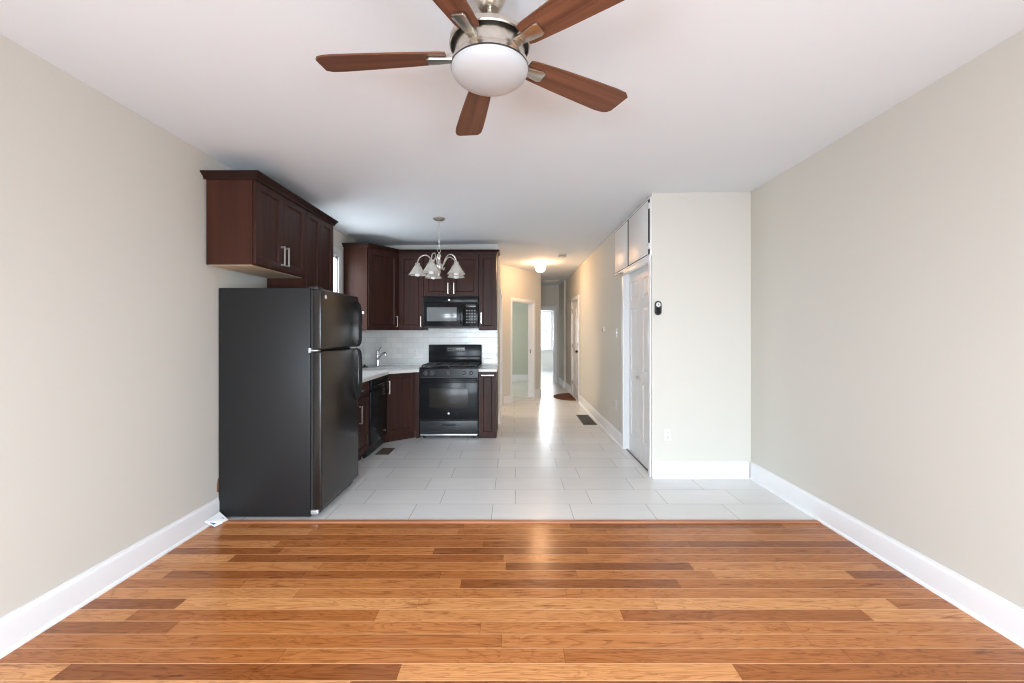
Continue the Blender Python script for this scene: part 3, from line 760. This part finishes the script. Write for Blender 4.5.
# narrow base right of stove
NX0, NX1 = -.449, -.222; NYF = 5.515
cb = thing('base_cabinet', 'narrow dark wood base cabinet right of the stove at the wall end', 'cabinet', (NX0, NYF, 0), 0)
wd = NX1 - NX0
b = new(); bx(b, 0, wd, 0, YK - NYF - .01, .0, ZCB - .001); obj('carcass', b, 'cab', cb, smooth=False)
b = shaker(.004, wd - .004, .035, ZCB - .012, .05)
for xx in (.095, .133): bx(b, xx - .003, xx + .003, -.012, -.008, .09, ZCB - .065)
dd = obj('door', b, 'cab', cb, smooth=False)
obj('handle', pull(.035, ZCB - .042, .16, False, -.019), 'nickel', dd, smooth=False, label='satin nickel bar handle')

# counter with sink cut-out (polygon with a bridge to an elliptical hole)
def counter_with_hole(poly, c, rx, ry, rot, z0, z1, n=36):
    t = bmesh.new()
    hole = []
    for k in range(n):
        a = 2 * PI * k / n; ex = abs(math.cos(a)) ** .6 * math.copysign(1, math.cos(a)) * rx; ey = abs(math.sin(a)) ** .6 * math.copysign(1, math.sin(a)) * ry
        hole.append((c[0] + ex * math.cos(rot) - ey * math.sin(rot), c[1] + ex * math.sin(rot) + ey * math.cos(rot)))
    vo = [t.verts.new((x, y, z1)) for x, y in poly]; vh = [t.verts.new((x, y, z1)) for x, y in hole]
    eds = [t.edges.new((vo[i], vo[(i + 1) % len(vo)])) for i in range(len(vo))] + [t.edges.new((vh[i], vh[(i + 1) % n])) for i in range(n)]
    bmesh.ops.triangle_fill(t, use_beauty=True, use_dissolve=False, edges=eds)
    r_ = bmesh.ops.extrude_face_region(t, geom=list(t.faces))
    for v in r_['geom']:
        if isinstance(v, bmesh.types.BMVert): v.co.z = z0
    bmesh.ops.recalc_face_normals(t, faces=t.faces)
    return t, hole
ov = .03
poly = [(XL + .009, BY0), (XF + ov + .019, BY0), (XF + ov + .019, 5.215), (b1[0] + .02, b1[1] - .035), (-1.214, b1[1] - .035), (-1.214, YK - .009), (XL + .009, YK - .009)]
SC = (-1.75, 5.56); SR = an
t, hole = counter_with_hole(poly, SC, .27, .19, SR, ZCB, ZCT)
b = new(); merge(b, t)
single('countertop', b, 'counter', 'white countertop of the sink corner, running behind the refrigerator', 'countertop', loc=(-1.7, 5.0, ZCB), smooth=False)
b = new(); bx(b, -.451, -.212, 5.475, YK - .009, ZCB, ZCT, .003)
single('countertop', b, 'counter', 'small white countertop piece right of the stove', 'countertop', loc=(-.33, 5.8, ZCB))
# sink bowl
sk = bmesh.new(); rings = []
for s, z in ((1.03, ZCB - .0015), (1.0, ZCB - .003), (.97, ZCB - .08), (.93, ZCB - .13), (.80, ZCB - .15), (.25, ZCB - .155)):
    rings.append([sk.verts.new((SC[0] + (x - SC[0]) * s, SC[1] + (y - SC[1]) * s, z)) for x, y in hole])
for a, b_2 in zip(rings, rings[1:]):
    for k in range(len(hole)): sk.faces.new((a[k], b_2[k], b_2[(k + 1) % len(hole)], a[(k + 1) % len(hole)]))
sk.faces.new(rings[-1])
bmesh.ops.recalc_face_normals(sk, faces=sk.faces); bmesh.ops.reverse_faces(sk, faces=sk.faces)
snk = thing('sink', 'oval stainless sink bowl sunk in the white corner countertop', 'sink', (SC[0], SC[1], ZCB - .155))
obj('bowl', sk, 'sink', snk, world=True)
b = new(); lathe(b, [(0, .001), (.02, .001), (.04, .003), (.042, 0), (0, 0)], (SC[0], SC[1], ZCB - .155), 24); obj('drain', b, 'chrome', snk, world=True)
# faucet
FX, FY = -1.86, 5.84
fc = thing('faucet', 'chrome single lever faucet behind the corner sink', 'faucet', (FX, FY, ZCT))
b = new(); lathe(b, [(0, 0), (.030, 0), (.030, .006), (.024, .012), (.023, .20), (.020, .215), (0, .217)], (0, 0, 0), 24); obj('body', b, 'chrome', fc)
b = new(); tube(b, smooth_pts([(.01, -.01, .11), (.055, -.04, .165), (.10, -.07, .195), (.135, -.095, .185), (.15, -.105, .15)], 6), [.014] * 24 + [.017], 12); obj('spout', b, 'chrome', fc)
b = new(); tube(b, smooth_pts([(0, 0, .205), (.02, -.01, .235), (.055, -.025, .275)], 5), [.010] * 5 + [.007] * 6, 10); obj('lever', b, 'chrome', fc)
b = new(); lathe(b, [(0, 0), (.045, 0), (.046, .008), (.03, .016), (.012, .02), (.014, .034), (.008, .04), (0, .04)], (-2.02, 5.78, ZCT), 24)
single('sink_stopper', b, 'black', 'small black rubber sink stopper on the counter beside the faucet', 'sink stopper', loc=(-2.02, 5.78, ZCT))

# ------------------------------------------------------------------ stove
SX0, SX1, SY = -1.212, -.456, 5.49
st = thing('stove', 'black freestanding gas stove between the dark base cabinets', 'stove', (SX0, SY, 0), 0)
SW = SX1 - SX0
b = new(); bx(b, 0, SW, .03, .655, .035, .905); obj('body', b, 'black', st, smooth=False)
b = new(); bx(b, -.001, SW + .001, -.005, .62, .900, .918, .006); obj('cooktop', b, 'black_gloss', st)
b = new(); prism(b, [(.03, .785), (-.012, .79), (-.008, .90), (.03, .905)], 0, SW, Matrix(((0, 0, 1, 0), (1, 0, 0, 0), (0, 1, 0, 0), (0, 0, 0, 1)))); kp = obj('control_panel', b, 'black_gloss', st)
for i, kx in enumerate((.085, .17, .385, .57, .665)):
    b = new(); lathe(b, [(0, 0), (.026, 0), (.025, .008), (.021, .012), (.019, .03), (.0, .031)], (kx, -.010, .845), 20, (0, -1, .03)); bx(b, kx - .004, kx + .004, -.047, -.04, .828, .864, .002)
    kn = obj('knob', b, 'black', kp)
    b = new(); lathe(b, [(.027, 0), (.030, 0), (.030, .004), (.027, .004)], (kx, -.0095, .845), 20, (0, -1, .03)); obj('knob_ring', b, 'legend', kn, label='grey dial ring')
b = new(); bx(b, .004, SW - .004, -.012, .03, .245, .778, .006); od = obj('oven_door', b, 'black_gloss', st)
b = new(); bx(b, .13, SW - .13, -.0145, -.010, .40, .65, .002); obj('oven_window', b, 'oven_glass', od, label='dark brown oven window')
b = new(); bx(b, .012, SW - .012, -.058, -.038, .728, .752, .008, 3)
for xx in (.03, SW - .03): bx(b, xx - .014, xx + .014, -.045, -.008, .728, .752, .004)
obj('handle', b, 'black_gloss', od)
b = new(); lathe(b, [(0, 0), (.013, 0), (.012, .003), (0, .003)], (SW / 2, -.012, .325), 20, (0, -1, 0)); obj('badge', b, 'nickel', od, label='small round silver badge')
b = new(); bx(b, .006, SW - .006, -.008, .03, .066, .232, .006); dw_ = obj('drawer', b, 'drawer_black', st)
b = new(); bx(b, SW / 2 - .085, SW / 2 + .085, -.013, -.008, .168, .192, .004); obj('grip_slot', b, 'black_matte', dw_)
b = new(); bx(b, .012, SW - .012, -.004, .03, .036, .058, .003); obj('base_strip', b, 'grey_strip', st, label='bright silver strip along the bottom')
for xx in (.05, SW - .05):
    b = new(); cyl(b, (xx, .06, 0), (xx, .06, .036), .018, n=14); obj('foot', b, 'black', st)
for xx in (.05, SW - .05):
    b = new(); cyl(b, (xx, .60, 0), (xx, .60, .036), .018, n=14); obj('foot', b, 'black', st)
b = new(); bx(b, .0, SW, .585, .665, .90, 1.195, .012); bg_ = obj('backguard', b, 'black_gloss', st)
b = new(); bx(b, .06, SW - .02, .581, .586, .955, 1.03, .002); obj('lower_panel', b, 'black_gloss', bg_)
b = new(); bx(b, .26, .52, .581, .586, 1.095, 1.165, .002); ds = obj('display', b, 'display', bg_)
for x0, wb, nb in ((.275, .015, 4), (.44, .013, 3)):
    for i in range(nb):
        for j in range(2): b = new(); bx(b, x0 + i * (wb + .011), x0 + i * (wb + .011) + wb, .579, .582, 1.105 + j * .026, 1.117 + j * .026); obj('button', b, 'legend', ds, smooth=False)
b = new(); bx(b, .39, .425, .579, .582, 1.118, 1.145); obj('clock', b, 'legend', ds, smooth=False)
for gx in (.03, SW / 2 + .01):
    b = new(); gw = SW / 2 - .04; z = .945
    def bar(x0, y0, x1, y1): bx(b, min(x0, x1) - .006, max(x0, x1) + .006, min(y0, y1) - .006, max(y0, y1) + .006, z - .012, z)
    for yy in (.03, .55): bar(gx, yy, gx + gw, yy)
    for xx in (gx, gx + gw): bar(xx, .03, xx, .55)
    bar(gx, .29, gx + gw, .29); bar(gx + gw / 2, .03, gx + gw / 2, .55)
    for yy in (.16, .42): bar(gx, yy, gx + gw * .33, yy); bar(gx + gw * .67, yy, gx + gw, yy)
    for xx in (gx, gx + gw):
        for yy in (.03, .29, .55): bx(b, xx - .007, xx + .007, yy - .007, yy + .007, .917, z)
    obj('grate', b, 'black_matte', st, smooth=False)
    for yy in (.16, .42):
        b = new(); lathe(b, [(0, .0), (.045, 0), (.045, .008), (.034, .010), (.034, .017), (.03, .02), (0, .02)], (gx + gw / 2, yy, .917), 20); obj('burner', b, 'black_matte', st)

# ------------------------------------------------------------------ microwave
MX0, MX1 = -1.231, -.481; MW = MX1 - MX0; MZ0, MZ1 = 1.435, 1.858; MY = 5.80
mw = thing('microwave', 'black over the range microwave under the short cabinet', 'microwave', (MX0, MY, MZ0), 0)
b = new(); bx(b, 0, MW, .03, YK - MY - .010, 0, MZ1 - MZ0); obj('case', b, 'black', mw, smooth=False)
b = new(); bx(b, .0, MW, 0.0, .03, .335, MZ1 - MZ0 - .002, .006); tp = obj('top_grille', b, 'black_gloss', mw)
b = new(); lathe(b, [(0, 0), (.013, 0), (.012, .003), (0, .003)], (.355, 0, .375), 20, (0, -1, 0)); obj('badge', b, 'nickel', tp, label='small round silver badge')
b = new(); bx(b, .0, .545, -.012, .03, .012, .331, .008); md = obj('door', b, 'black_gloss', mw)
b = new(); bx(b, .055, .46, -.0145, -.010, .085, .275, .003); obj('window', b, 'mw_glass', md, label='grey mesh window')
b = new(); tube(b, smooth_pts([(.515, -.012, .05), (.515, -.040, .075), (.515, -.046, .17), (.515, -.040, .265), (.515, -.012, .29)], 5), .009, 10); obj('handle', b, 'black_gloss', md)
b = new(); bx(b, .549, MW, -.010, .03, .012, .331, .006); mp_ = obj('control_panel', b, 'black_gloss', mw)
b = new(); bx(b, .58, .72, -.0125, -.008, .275, .315, .002); obj('display', b, 'display', mp_)
for i in range(4):
    for j in range(5): b = new(); bx(b, .585 + i * .036, .607 + i * .036, -.0115, -.009, .06 + j * .04, .078 + j * .04); obj('button', b, 'legend', mp_, smooth=False)
b = new(); bx(b, .02, MW - .02, .04, .34, -.008, .001, .002); obj('underside_vent', b, 'black_matte', mw)

# ------------------------------------------------------------------ refrigerator
FY0, FY1 = 3.117, 3.87; FXB, FXS, FXD = -2.160, -1.488, -1.405; FZ0, FZ1 = .013, 1.690
fr = thing('refrigerator', 'black top freezer refrigerator against the left wall', 'refrigerator', (FXB, FY0, 0), 0)
b = new(); bx(b, FXB, FXS, FY0, FY1, FZ0, FZ1, .006); obj('cabinet', b, 'fridge_side', fr, world=True)
b = new(); bx(b, FXS, FXS + .018, FY0 + .012, FY1 - .012, .06, FZ1 - .012); obj('gasket', b, 'black_matte', fr, world=True, smooth=False)
def fdoor(name, z0, z1):
    b = new(); bx(b, FXS + .018, FXD, FY0 + .002, FY1 - .002, z0, z1, .014, 4); return obj(name, b, 'fridge_door', fr, world=True)
fz = fdoor('freezer_door', 1.236, FZ1 - .004); fd = fdoor('fridge_door', .062, 1.226)
def fhandle(pts, par):
    b = new(); P = smooth_pts(pts, 6); n = len(P)
    t = bmesh.new(); rings = []
    for i, p in enumerate(P):
        s = .009 + .006 * math.sin(PI * i / (n - 1)) 
        rings.append([t.verts.new((p.x + a, p.y + c, p.z)) for a, c in ((-.012, -s), (.006, -s), (.013, -s * .5), (.013, s * .5), (.006, s), (-.012, s))])
    for a, c in zip(rings, rings[1:]):
        for k in range(6): t.faces.new((a[k], a[(k + 1) % 6], c[(k + 1) % 6], c[k]))
    t.faces.new(rings[0]); t.faces.new(rings[-1]); bmesh.ops.recalc_face_normals(t, faces=t.faces)
    merge(b, t); return obj('handle', b, 'black_gloss', par, world=True)
hy = FY1 - .055
fhandle([(FXD + .004, hy, 1.635), (FXD + .022, hy, 1.61), (FXD + .034, hy, 1.53), (FXD + .035, hy, 1.38), (FXD + .030, hy, 1.28), (FXD + .010, hy, 1.243)], fz)
fhandle([(FXD + .010, hy, 1.22), (FXD + .030, hy, 1.18), (FXD + .036, hy, 1.06), (FXD + .034, hy, .88), (FXD + .022, hy, .79), (FXD + .004, hy, .76)], fd)
b = new(); lathe(b, [(0, 0), (.016, 0), (.015, .003), (0, .003)], (FXD - .0005, FY0 + .07, 1.63), 20, (1, 0, 0)); obj('badge', b, 'plate', fz, world=True, label='small round white badge')
b = new(); bx(b, FXS - .002, FXS + .055, FY0 - .004, FY0 + .05, 1.226, 1.237, .002); bx(b, FXS - .012, FXS + .004, FY0 - .004, FY0 + .03, 1.215, 1.25, .002); obj('center_hinge', b, 'grey_strip', fr, world=True, label='silver centre hinge')
b = new(); bx(b, FXD - .02, FXD + .002, FY1 - .16, FY1 - .02, 1.227, 1.235, .002); obj('trim_strip', b, 'grey_strip', fr, world=True, label='silver strip between the doors')
b = new(); bx(b, FXS - .02, FXS + .05, FY0 + .02, FY0 + .10, FZ1 - .006, FZ1 + .012, .004); obj('top_hinge', b, 'black', fr, world=True)
b = new(); bx(b, FXS - .002, FXS + .04, FY0 + .03, FY1 - .03, .016, .058, .003); obj('base_grille', b, 'black', fr, world=True)
b = new(); bx(b, FXS + .002, FXS + .055, FY0 + .002, FY0 + .028, .030, .060, .003); obj('bottom_hinge', b, 'grey_strip', fr, world=True, label='pale bottom hinge')
for xx in (FXB + .06, FXS - .06):
    for yy in (FY0 + .06, FY1 - .06):
        b = new(); cyl(b, (xx, yy, 0), (xx, yy, FZ0 + .002), .02, n=14); obj('foot', b, 'black', fr, world=True)

# ------------------------------------------------------------------ ceiling fan
FC = (-.084, 1.515); ZF = zc(FC[0])
fan = thing('ceiling_fan', 'brushed nickel ceiling fan with five dark wood blades and round white light', 'ceiling fan', (FC[0], FC[1], ZF), 0)
hz = lambda z: z + H - ZF      # heights above the camera -> local z
b = new(); lathe(b, [(0, 0), (.068, 0), (.070, hz(1.245)), (.066, hz(1.215)), (.052, hz(1.175)), (.038, hz(1.152)), (.030, hz(1.146)), (0, hz(1.146))][::-1], (0, 0, 0), 48); obj('canopy', b, 'brushed', fan)
b = new(); cyl(b, (0, 0, hz(1.04)), (0, 0, hz(1.15)), .0125, n=20); lathe(b, [(.0125, hz(1.075)), (.03, hz(1.072)), (.034, hz(1.05)), (.034, hz(1.035))], (0, 0, 0), 24); obj('downrod', b, 'brushed', fan)
b = new(); lathe(b, [(0, hz(1.058)), (.05, hz(1.058)), (.095, hz(1.054)), (.122, hz(1.047)), (.132, hz(1.040)), (.134, hz(1.034)), (.142, hz(1.032)), (.143, hz(1.016)), (.141, hz(1.013)), (.138, hz(1.013)), (.138, hz(1.024)), (.10, hz(1.024))], (0, 0, 0), 64); obj('motor_cover', b, 'brushed', fan)
b = new(); lathe(b, [(.118, hz(1.0235)), (.1375, hz(1.0235)), (.1375, hz(1.0225)), (.118, hz(1.0225))], (0, 0, 0), 64); obj('motor_gap_shade', b, 'black', fan, label='black ring standing in for shade under the motor cover')  # black ring paints the shadow in the recess under the cover
b = new(); lathe(b, [(.105, hz(1.023)), (.124, hz(1.022)), (.124, hz(.974)), (.128, hz(.972)), (.128, hz(.964)), (.133, hz(.961)), (.136, hz(.948)), (.136, hz(.940)), (.10, hz(.940))], (0, 0, 0), 64); obj('motor_housing', b, 'brushed', fan)
b = new(); lathe(b, [(.10, hz(.942)), (.1375, hz(.941)), (.1375, hz(.936)), (.10, hz(.936))], (0, 0, 0), 64); obj('trim_ring', b, 'black', fan, label='thin dark ring above the glass')
prof = [(.1365 * math.cos(a), hz(.937) - .060 * math.sin(a)) for a in [PI / 2 * k / 14 for k in range(15)]]
prof[-1] = (0, hz(.937) - .060)
b = new(); lathe(b, prof, (0, 0, 0), 64); obj('light_dome', b, 'opal', fan, label='round white glass light cover')
u0 = math.atan2(.45, -.0905) + math.radians(2)
OUT = [(.155, -.040), (.175, -.045), (.30, -.056), (.45, -.064), (.56, -.068), (.610, -.066), (.632, -.052), (.624, .040), (.612, .056), (.59, .064), (.55, .067), (.45, .062), (.30, .053), (.175, .043), (.155, .038)]
for k in range(5):
    th = u0 + k * 2 * PI / 5
    mtx = Matrix.Rotation(th, 4, 'Z') @ Matrix.Translation((0, 0, hz(.988))) @ Matrix.Rotation(math.radians(-11), 4, 'X')
    b = new(); prism(b, OUT, -.003, .003)
    bl = obj('blade', b, 'blade', fan, smooth=False); bl.matrix_local = mtx
    # blade iron: tapered nickel bracket under the blade
    b = new(); prism(b, [(.108, -.017), (.15, -.018), (.215, -.026), (.228, -.020), (.228, .020), (.215, .026), (.15, .018), (.108, .017)], -.014, -.003, None, .002)
    bx(b, .118, .150, -.017, .017, -.016, .006, .003)
    obj('blade_iron', b, 'brushed', bl, label='brushed nickel blade bracket')

# ------------------------------------------------------------------ chandelier
HC = (-.832, 4.76); ZH = zc(HC[0])
ch = thing('chandelier', 'five arm nickel chandelier with pale bell shades hanging before the kitchen cabinets', 'chandelier', (HC[0], HC[1], ZH), 0)
lz = lambda z: z - ZH
b = new(); lathe(b, [(0, 0), (.066, 0), (.066, -.006), (.05, -.022), (.02, -.032), (.01, -.036), (0, -.036)], (0, 0, 0), 32); obj('canopy', b, 'brushed', ch)
b = new(); z = -.036
i = 0
while z > lz(2.31):
    a = i % 2; L_ = []
    for k in range(12):
        s, c = math.sin(2 * PI * k / 12), math.cos(2 * PI * k / 12)
        L_.append((.008 * s * (1 - a), .008 * s * a, z - .012 + .017 * c))
    tube(b, L_, .0022, 6, True); z -= .027; i += 1
tube(b, smooth_pts([(.003, 0, -.03), (.006, .002, -.12), (.001, -.004, -.2), (.004, 0, lz(2.30))], 5), .0025, 6)
obj('chain', b, 'nickel', ch)
b = new(); tube(b, [(.018 * math.sin(2 * PI * k / 16), 0, lz(2.285) + .026 * math.cos(2 * PI * k / 16)) for k in range(16)], .0035, 8, True)
lathe(b, [(0, lz(2.262)), (.010, lz(2.260)), (.012, lz(2.245)), (.02, lz(2.235)), (.026, lz(2.215)), (.016, lz(2.195)), (.016, lz(2.15)), (.03, lz(2.13)), (.036, lz(2.10)), (.03, lz(2.075)), (.018, lz(2.06)), (.022, lz(2.045)), (.012, lz(2.03)), (.012, lz(2.015)), (.006, lz(2.0)), (0, lz(1.995))], (0, 0, 0), 28); obj('column', b, 'nickel', ch)
for k in range(5):
    th = math.radians(-100 + 72 * k); mt = Matrix.Rotation(th, 4, 'Z')
    b = new()
    P = smooth_pts([(.075, 0, lz(2.085)), (.062, 0, lz(2.07)), (.048, 0, lz(2.082)), (.050, 0, lz(2.11)), (.070, 0, lz(2.145)), (.095, 0, lz(2.19)), (.13, 0, lz(2.222)), (.17, 0, lz(2.222)), (.21, 0, lz(2.198)), (.232, 0, lz(2.158)), (.235, 0, lz(2.135))], 5)
    tube(b, P, .0065, 8); tube(b, [(.03, 0, lz(2.115)), (.055, 0, lz(2.118))], .006, 8)
    lathe(b, [(0, lz(2.14)), (.022, lz(2.138)), (.027, lz(2.125)), (.027, lz(2.10)), (.0, lz(2.10))], (.235, 0, 0), 20)
    b.transform(mt); arm = obj('arm', b, 'nickel', ch)
    b = new(); cx = .235
    lathe(b, [(.026, lz(2.110)), (.033, lz(2.106)), (.046, lz(2.084)), (.064, lz(2.052)), (.084, lz(2.022)), (.096, lz(2.010)), (.099, lz(2.004)), (.095, lz(2.004)), (.081, lz(2.020)), (.060, lz(2.052)), (.043, lz(2.082)), (.030, lz(2.102)), (.022, lz(2.106))], (cx, 0, 0), 28)
    b.transform(mt); obj('shade', b, 'shade', arm, label='pale bell shaped glass shade')
    b = new(); lathe(b, [(0, lz(2.10)), (.013, lz(2.098)), (.014, lz(2.06)), (.026, lz(2.04)), (.030, lz(2.012)), (.023, lz(1.992)), (0, lz(1.984))], (cx, 0, 0), 18)
    b.transform(mt); obj('bulb', b, 'bulb', arm, label='white light bulb')

# ------------------------------------------------------------------ hallway ceiling items
ZHc = zc(.5)
hl = thing('ceiling_light', 'lit white glass dome light on the hallway ceiling', 'light', (.495, 7.85, ZHc))
b = new(); lathe(b, [(0, 0), (.085, 0), (.085, -.014), (.075, -.022), (0, -.022)], (0, 0, 0), 32); obj('base', b, 'nickel', hl)
b = new(); lathe(b, [(0, -.02), (.072, -.022), (.098, -.045), (.102, -.085), (.094, -.13), (.07, -.165), (.035, -.185), (0, -.19)], (0, 0, 0), 32); obj('glass_dome', b, 'hall_globe', hl, label='glowing white glass dome')
pl = bpy.data.lights.new('hall_bulb', 'POINT'); pl.energy = 44; pl.color = (1.0, 0.54, 0.25); pl.shadow_soft_size = .035
po = bpy.data.objects.new('hall_bulb', pl); C.objects.link(po); po.location = (.495, 7.85, ZHc - .10)
sd = thing('smoke_detector', 'round white smoke detector on the hallway ceiling before the lit dome', 'smoke detector', (.81, 7.1, ZHc))
b = new(); lathe(b, [(0, 0), (.068, 0), (.068, -.01), (.060, -.018), (.058, -.034), (.045, -.040), (0, -.040)], (0, 0, 0), 32); obj('case', b, 'plate_ivory', sd)
b = new(); lathe(b, [(.0605, -.0195), (.0615, -.0195), (.0605, -.030), (.0595, -.030)], (0, 0, 0), 32); obj('vent_slots', b, 'slot', sd)
def grille(name, label, cat, x0, x1, y0, y1, z, mt, slats, up=1, along='y'):
    r = thing(name, label, cat, ((x0 + x1) / 2, (y0 + y1) / 2, z))
    w_, d_ = (x1 - x0) / 2, (y1 - y0) / 2; f = .018; h = .006
    zz = (0, h) if up > 0 else (-h * 2, 0)
    b = new(); bx(b, -w_, w_, -d_, -d_ + f, zz[0], zz[1], .002); bx(b, -w_, w_, d_ - f, d_, zz[0], zz[1], .002)
    bx(b, -w_, -w_ + f, -d_ + f, d_ - f, zz[0], zz[1], .002); bx(b, w_ - f, w_, -d_ + f, d_ - f, zz[0], zz[1], .002); obj('frame', b, mt, r)
    b = new(); bx(b, -w_ + f, w_ - f, -d_ + f, d_ - f, zz[0] if up > 0 else -.002, .0015 if up > 0 else 0); obj('opening', b, 'gap', r, smooth=False, label='dark plate standing in for shade behind the slats')  # solid dark plate paints the shade of the open duct
    b = new()
    for i in range(slats):
        s = -d_ + f + (2 * d_ - 2 * f) * (i + .5) / slats; e = (2 * d_ - 2 * f) / slats * .28
        bx(b, -w_ + f, w_ - f, s - e, s + e, zz[0] + .0005, zz[1] - .001)
    obj('slats', b, mt, r, smooth=False); return r
grille('ceiling_vent', 'white ceiling vent with dark slots near the hallway end', 'vent', .75, 1.12, 10.45, 10.85, ZHc, 'plate_ivory', 2, -1)
grille('floor_vent', 'long dark metal floor vent by the right hallway wall', 'vent', 1.035, 1.238, 6.30, 7.06, 0, 'bronze', 24)
grille('floor_vent', 'small brown floor vent in front of the dishwasher', 'vent', -1.545, -1.395, 4.757, 5.027, 0, 'tan_grille', 9)

# ------------------------------------------------------------------ doormat
b = new(); pts = [(1.262, 8.55)]
n = 24
pts = [(1.262 - .41 * math.sin(PI * k / n), 9.05 - .50 * math.cos(PI * k / n)) for k in range(n + 1)]
prism(b, pts, 0, .012)
single('doormat', b, 'mat', 'half round brown doormat before the hallway entry door', 'doormat', loc=(1.1, 9.05, 0))

# ------------------------------------------------------------------ wall plates and devices
def plate(name, label, cat, loc, rz, kind, m='plate', group=None):
    r = thing(name, label, cat, loc, rz, group)
    b = new(); bx(b, -.036, .036, -.006, 0, -.058, .058, .003); obj('cover_plate', b, m, r)
    if kind == 'outlet':
        for z in (-.024, .024):
            b = new(); lathe(b, [(0, 0), (.017, 0), (.016, .002), (0, .002)], (0, -.006, z), 20, (0, -1, 0)); f = obj('receptacle', b, m, r)
            b = new(); bx(b, -.008, -.0055, -.0092, -.0075, z - .002, z + .007); bx(b, .0055, .008, -.0092, -.0075, z - .002, z + .007); cyl(b, (0, -.0092, z - .008), (0, -.0075, z - .008), .0025, n=10); obj('slots', b, 'slot', f, smooth=False)
    else:
        b = new(); bx(b, -.005, .005, -.018, -.005, -.002, .014, .002); obj('toggle', b, m, r)
        b = new(); bx(b, -.009, .009, -.0075, -.005, -.018, .018, .001); obj('bezel', b, m, r)
    return r
plate('outlet', 'white outlet low on the closet wall below the black device', 'outlet', (1.445, YC, .405), 0, 'outlet')
plate('outlet', 'white outlet on the tiled backsplash beside the stove', 'outlet', (-1.42, YK - .008, 1.075), 0, 'outlet')
plate('outlet', 'white outlet low on the right hallway wall', 'outlet', (XC, 5.37, .46), -PI / 2, 'outlet')
plate('light_switch', 'white light switch on the right hallway wall near the closet', 'light switch', (XC, 5.33, 1.36), -PI / 2, 'switch')
th_ = thing('thermostat', 'small round thermostat on the right hallway wall', 'thermostat', (XC, 6.10, 1.405), -PI / 2)
b = new(); lathe(b, [(0, 0), (.045, 0), (.045, .012), (.040, .022), (0, .024)], (0, 0, 0), 28, (0, -1, 0)); obj('case', b, 'plate_ivory', th_)
b = new(); lathe(b, [(0, .0235), (.026, .0235), (.024, .030), (0, .031)], (0, 0, 0), 24, (0, -1, 0)); obj('dial', b, 'hinge', th_, label='dark dial')
# black doorbell-like controller
dv = thing('wall_controller', 'black pill shaped device with round white dial on the closet wall', 'wall device', (1.353, YC, 1.593), 0)
def pill(bm, w_, h, y0, y1, n=12):
    r = w_ / 2; P = [(r * math.cos(PI * k / n), h / 2 - r + r * math.sin(PI * k / n)) for k in range(n + 1)] + [(-r * math.cos(PI * k / n), -h / 2 + r - r * math.sin(PI * k / n)) for k in range(n + 1)]
    prism(bm, P, y0, y1, Matrix(((1, 0, 0, 0), (0, 0, 1, 0), (0, 1, 0, 0), (0, 0, 0, 1))))
b = new(); pill(b, .062, .134, -.016, 0); bo = obj('case', b, 'black', dv)
b = new(); lathe(b, [(0, 0), (.022, 0), (.020, .005), (.009, .006), (.009, .005), (0, .005)], (0, -.016, .032), 24, (0, -1, 0)); di = obj('dial', b, 'plate', dv, label='round white dial')
b = new(); lathe(b, [(0, 0), (.007, 0), (.006, .003), (0, .003)], (0, -.020, .032), 16, (0, -1, 0)); obj('dial_center', b, 'legend', di)
b = new(); pill(b, .036, .06, -.0185, -.015); b.transform(Matrix.Translation((0, 0, -.025))); obj('keypad', b, 'black_gloss', dv)

# ------------------------------------------------------------------ leaflet and wall scar beside the refrigerator
lf = thing('leaflet', 'small white leaflet with blue print leaning on baseboard by the refrigerator', 'leaflet', (-2.09, 3.0, 0))
def sheet(bm, a, b_, c, d_, th=.004):
    A, B, Cc, D = [Vector(p) for p in (a, b_, c, d_)]; n = (B - A).cross(D - A).normalized() * th
    if n.z < 0: n = -n
    vs = [bm.verts.new(p) for p in (A, B, Cc, D)] + [bm.verts.new(p + n) for p in (A, B, Cc, D)]
    for f in ((3, 2, 1, 0), (4, 5, 6, 7), (0, 1, 5, 4), (1, 2, 6, 5), (2, 3, 7, 6), (3, 0, 4, 7)): bm.faces.new([vs[i] for i in f])
    bmesh.ops.recalc_face_normals(bm, faces=bm.faces)
A, B, Cc, D = Vector((-2.134, 2.935, .060)), Vector((-2.095, 2.985, .001)), Vector((-2.062, 3.085, .002)), Vector((-2.132, 3.085, .064))
b = new(); sheet(b, A, B, Cc, D); obj('folded_sheet', b, 'paper', lf, world=True, smooth=False)
nrm = (B - A).cross(D - A).normalized(); nrm = nrm if nrm.z > 0 else -nrm
def uv(u, v): return A.lerp(B, v).lerp(D.lerp(Cc, v), u) + nrm * .0065
b = new()
for u0_, u1_, v0, v1 in ((.06, .30, .38, .76), (.34, .44, .48, .82), (.47, .58, .50, .80), (.61, .67, .44, .82), (.70, .84, .52, .82)):
    vs = [b.verts.new(uv(u0_, v0)), b.verts.new(uv(u1_, v0)), b.verts.new(uv(u1_, v1)), b.verts.new(uv(u0_, v1))]
    f = b.faces.new(vs); f.normal_update()
    if f.normal.dot(nrm) < 0: f.normal_flip()
obj('print', b, 'blue', lf, world=True, smooth=False, label='smudge of blue print')
b = new(); prism(b, [(3.108, .20), (3.125, .19), (3.15, .20), (3.15, .29), (3.122, .295), (3.11, .26)], XL - .001, XL + .003, Matrix(((0, 0, 1, 0), (1, 0, 0, 0), (0, 1, 0, 0), (0, 0, 0, 1))))
struct('trim_wall_patch', b, 'brown_patch', 'small bare brown patch on the left wall beside the refrigerator', 'wall patch', smooth=False)
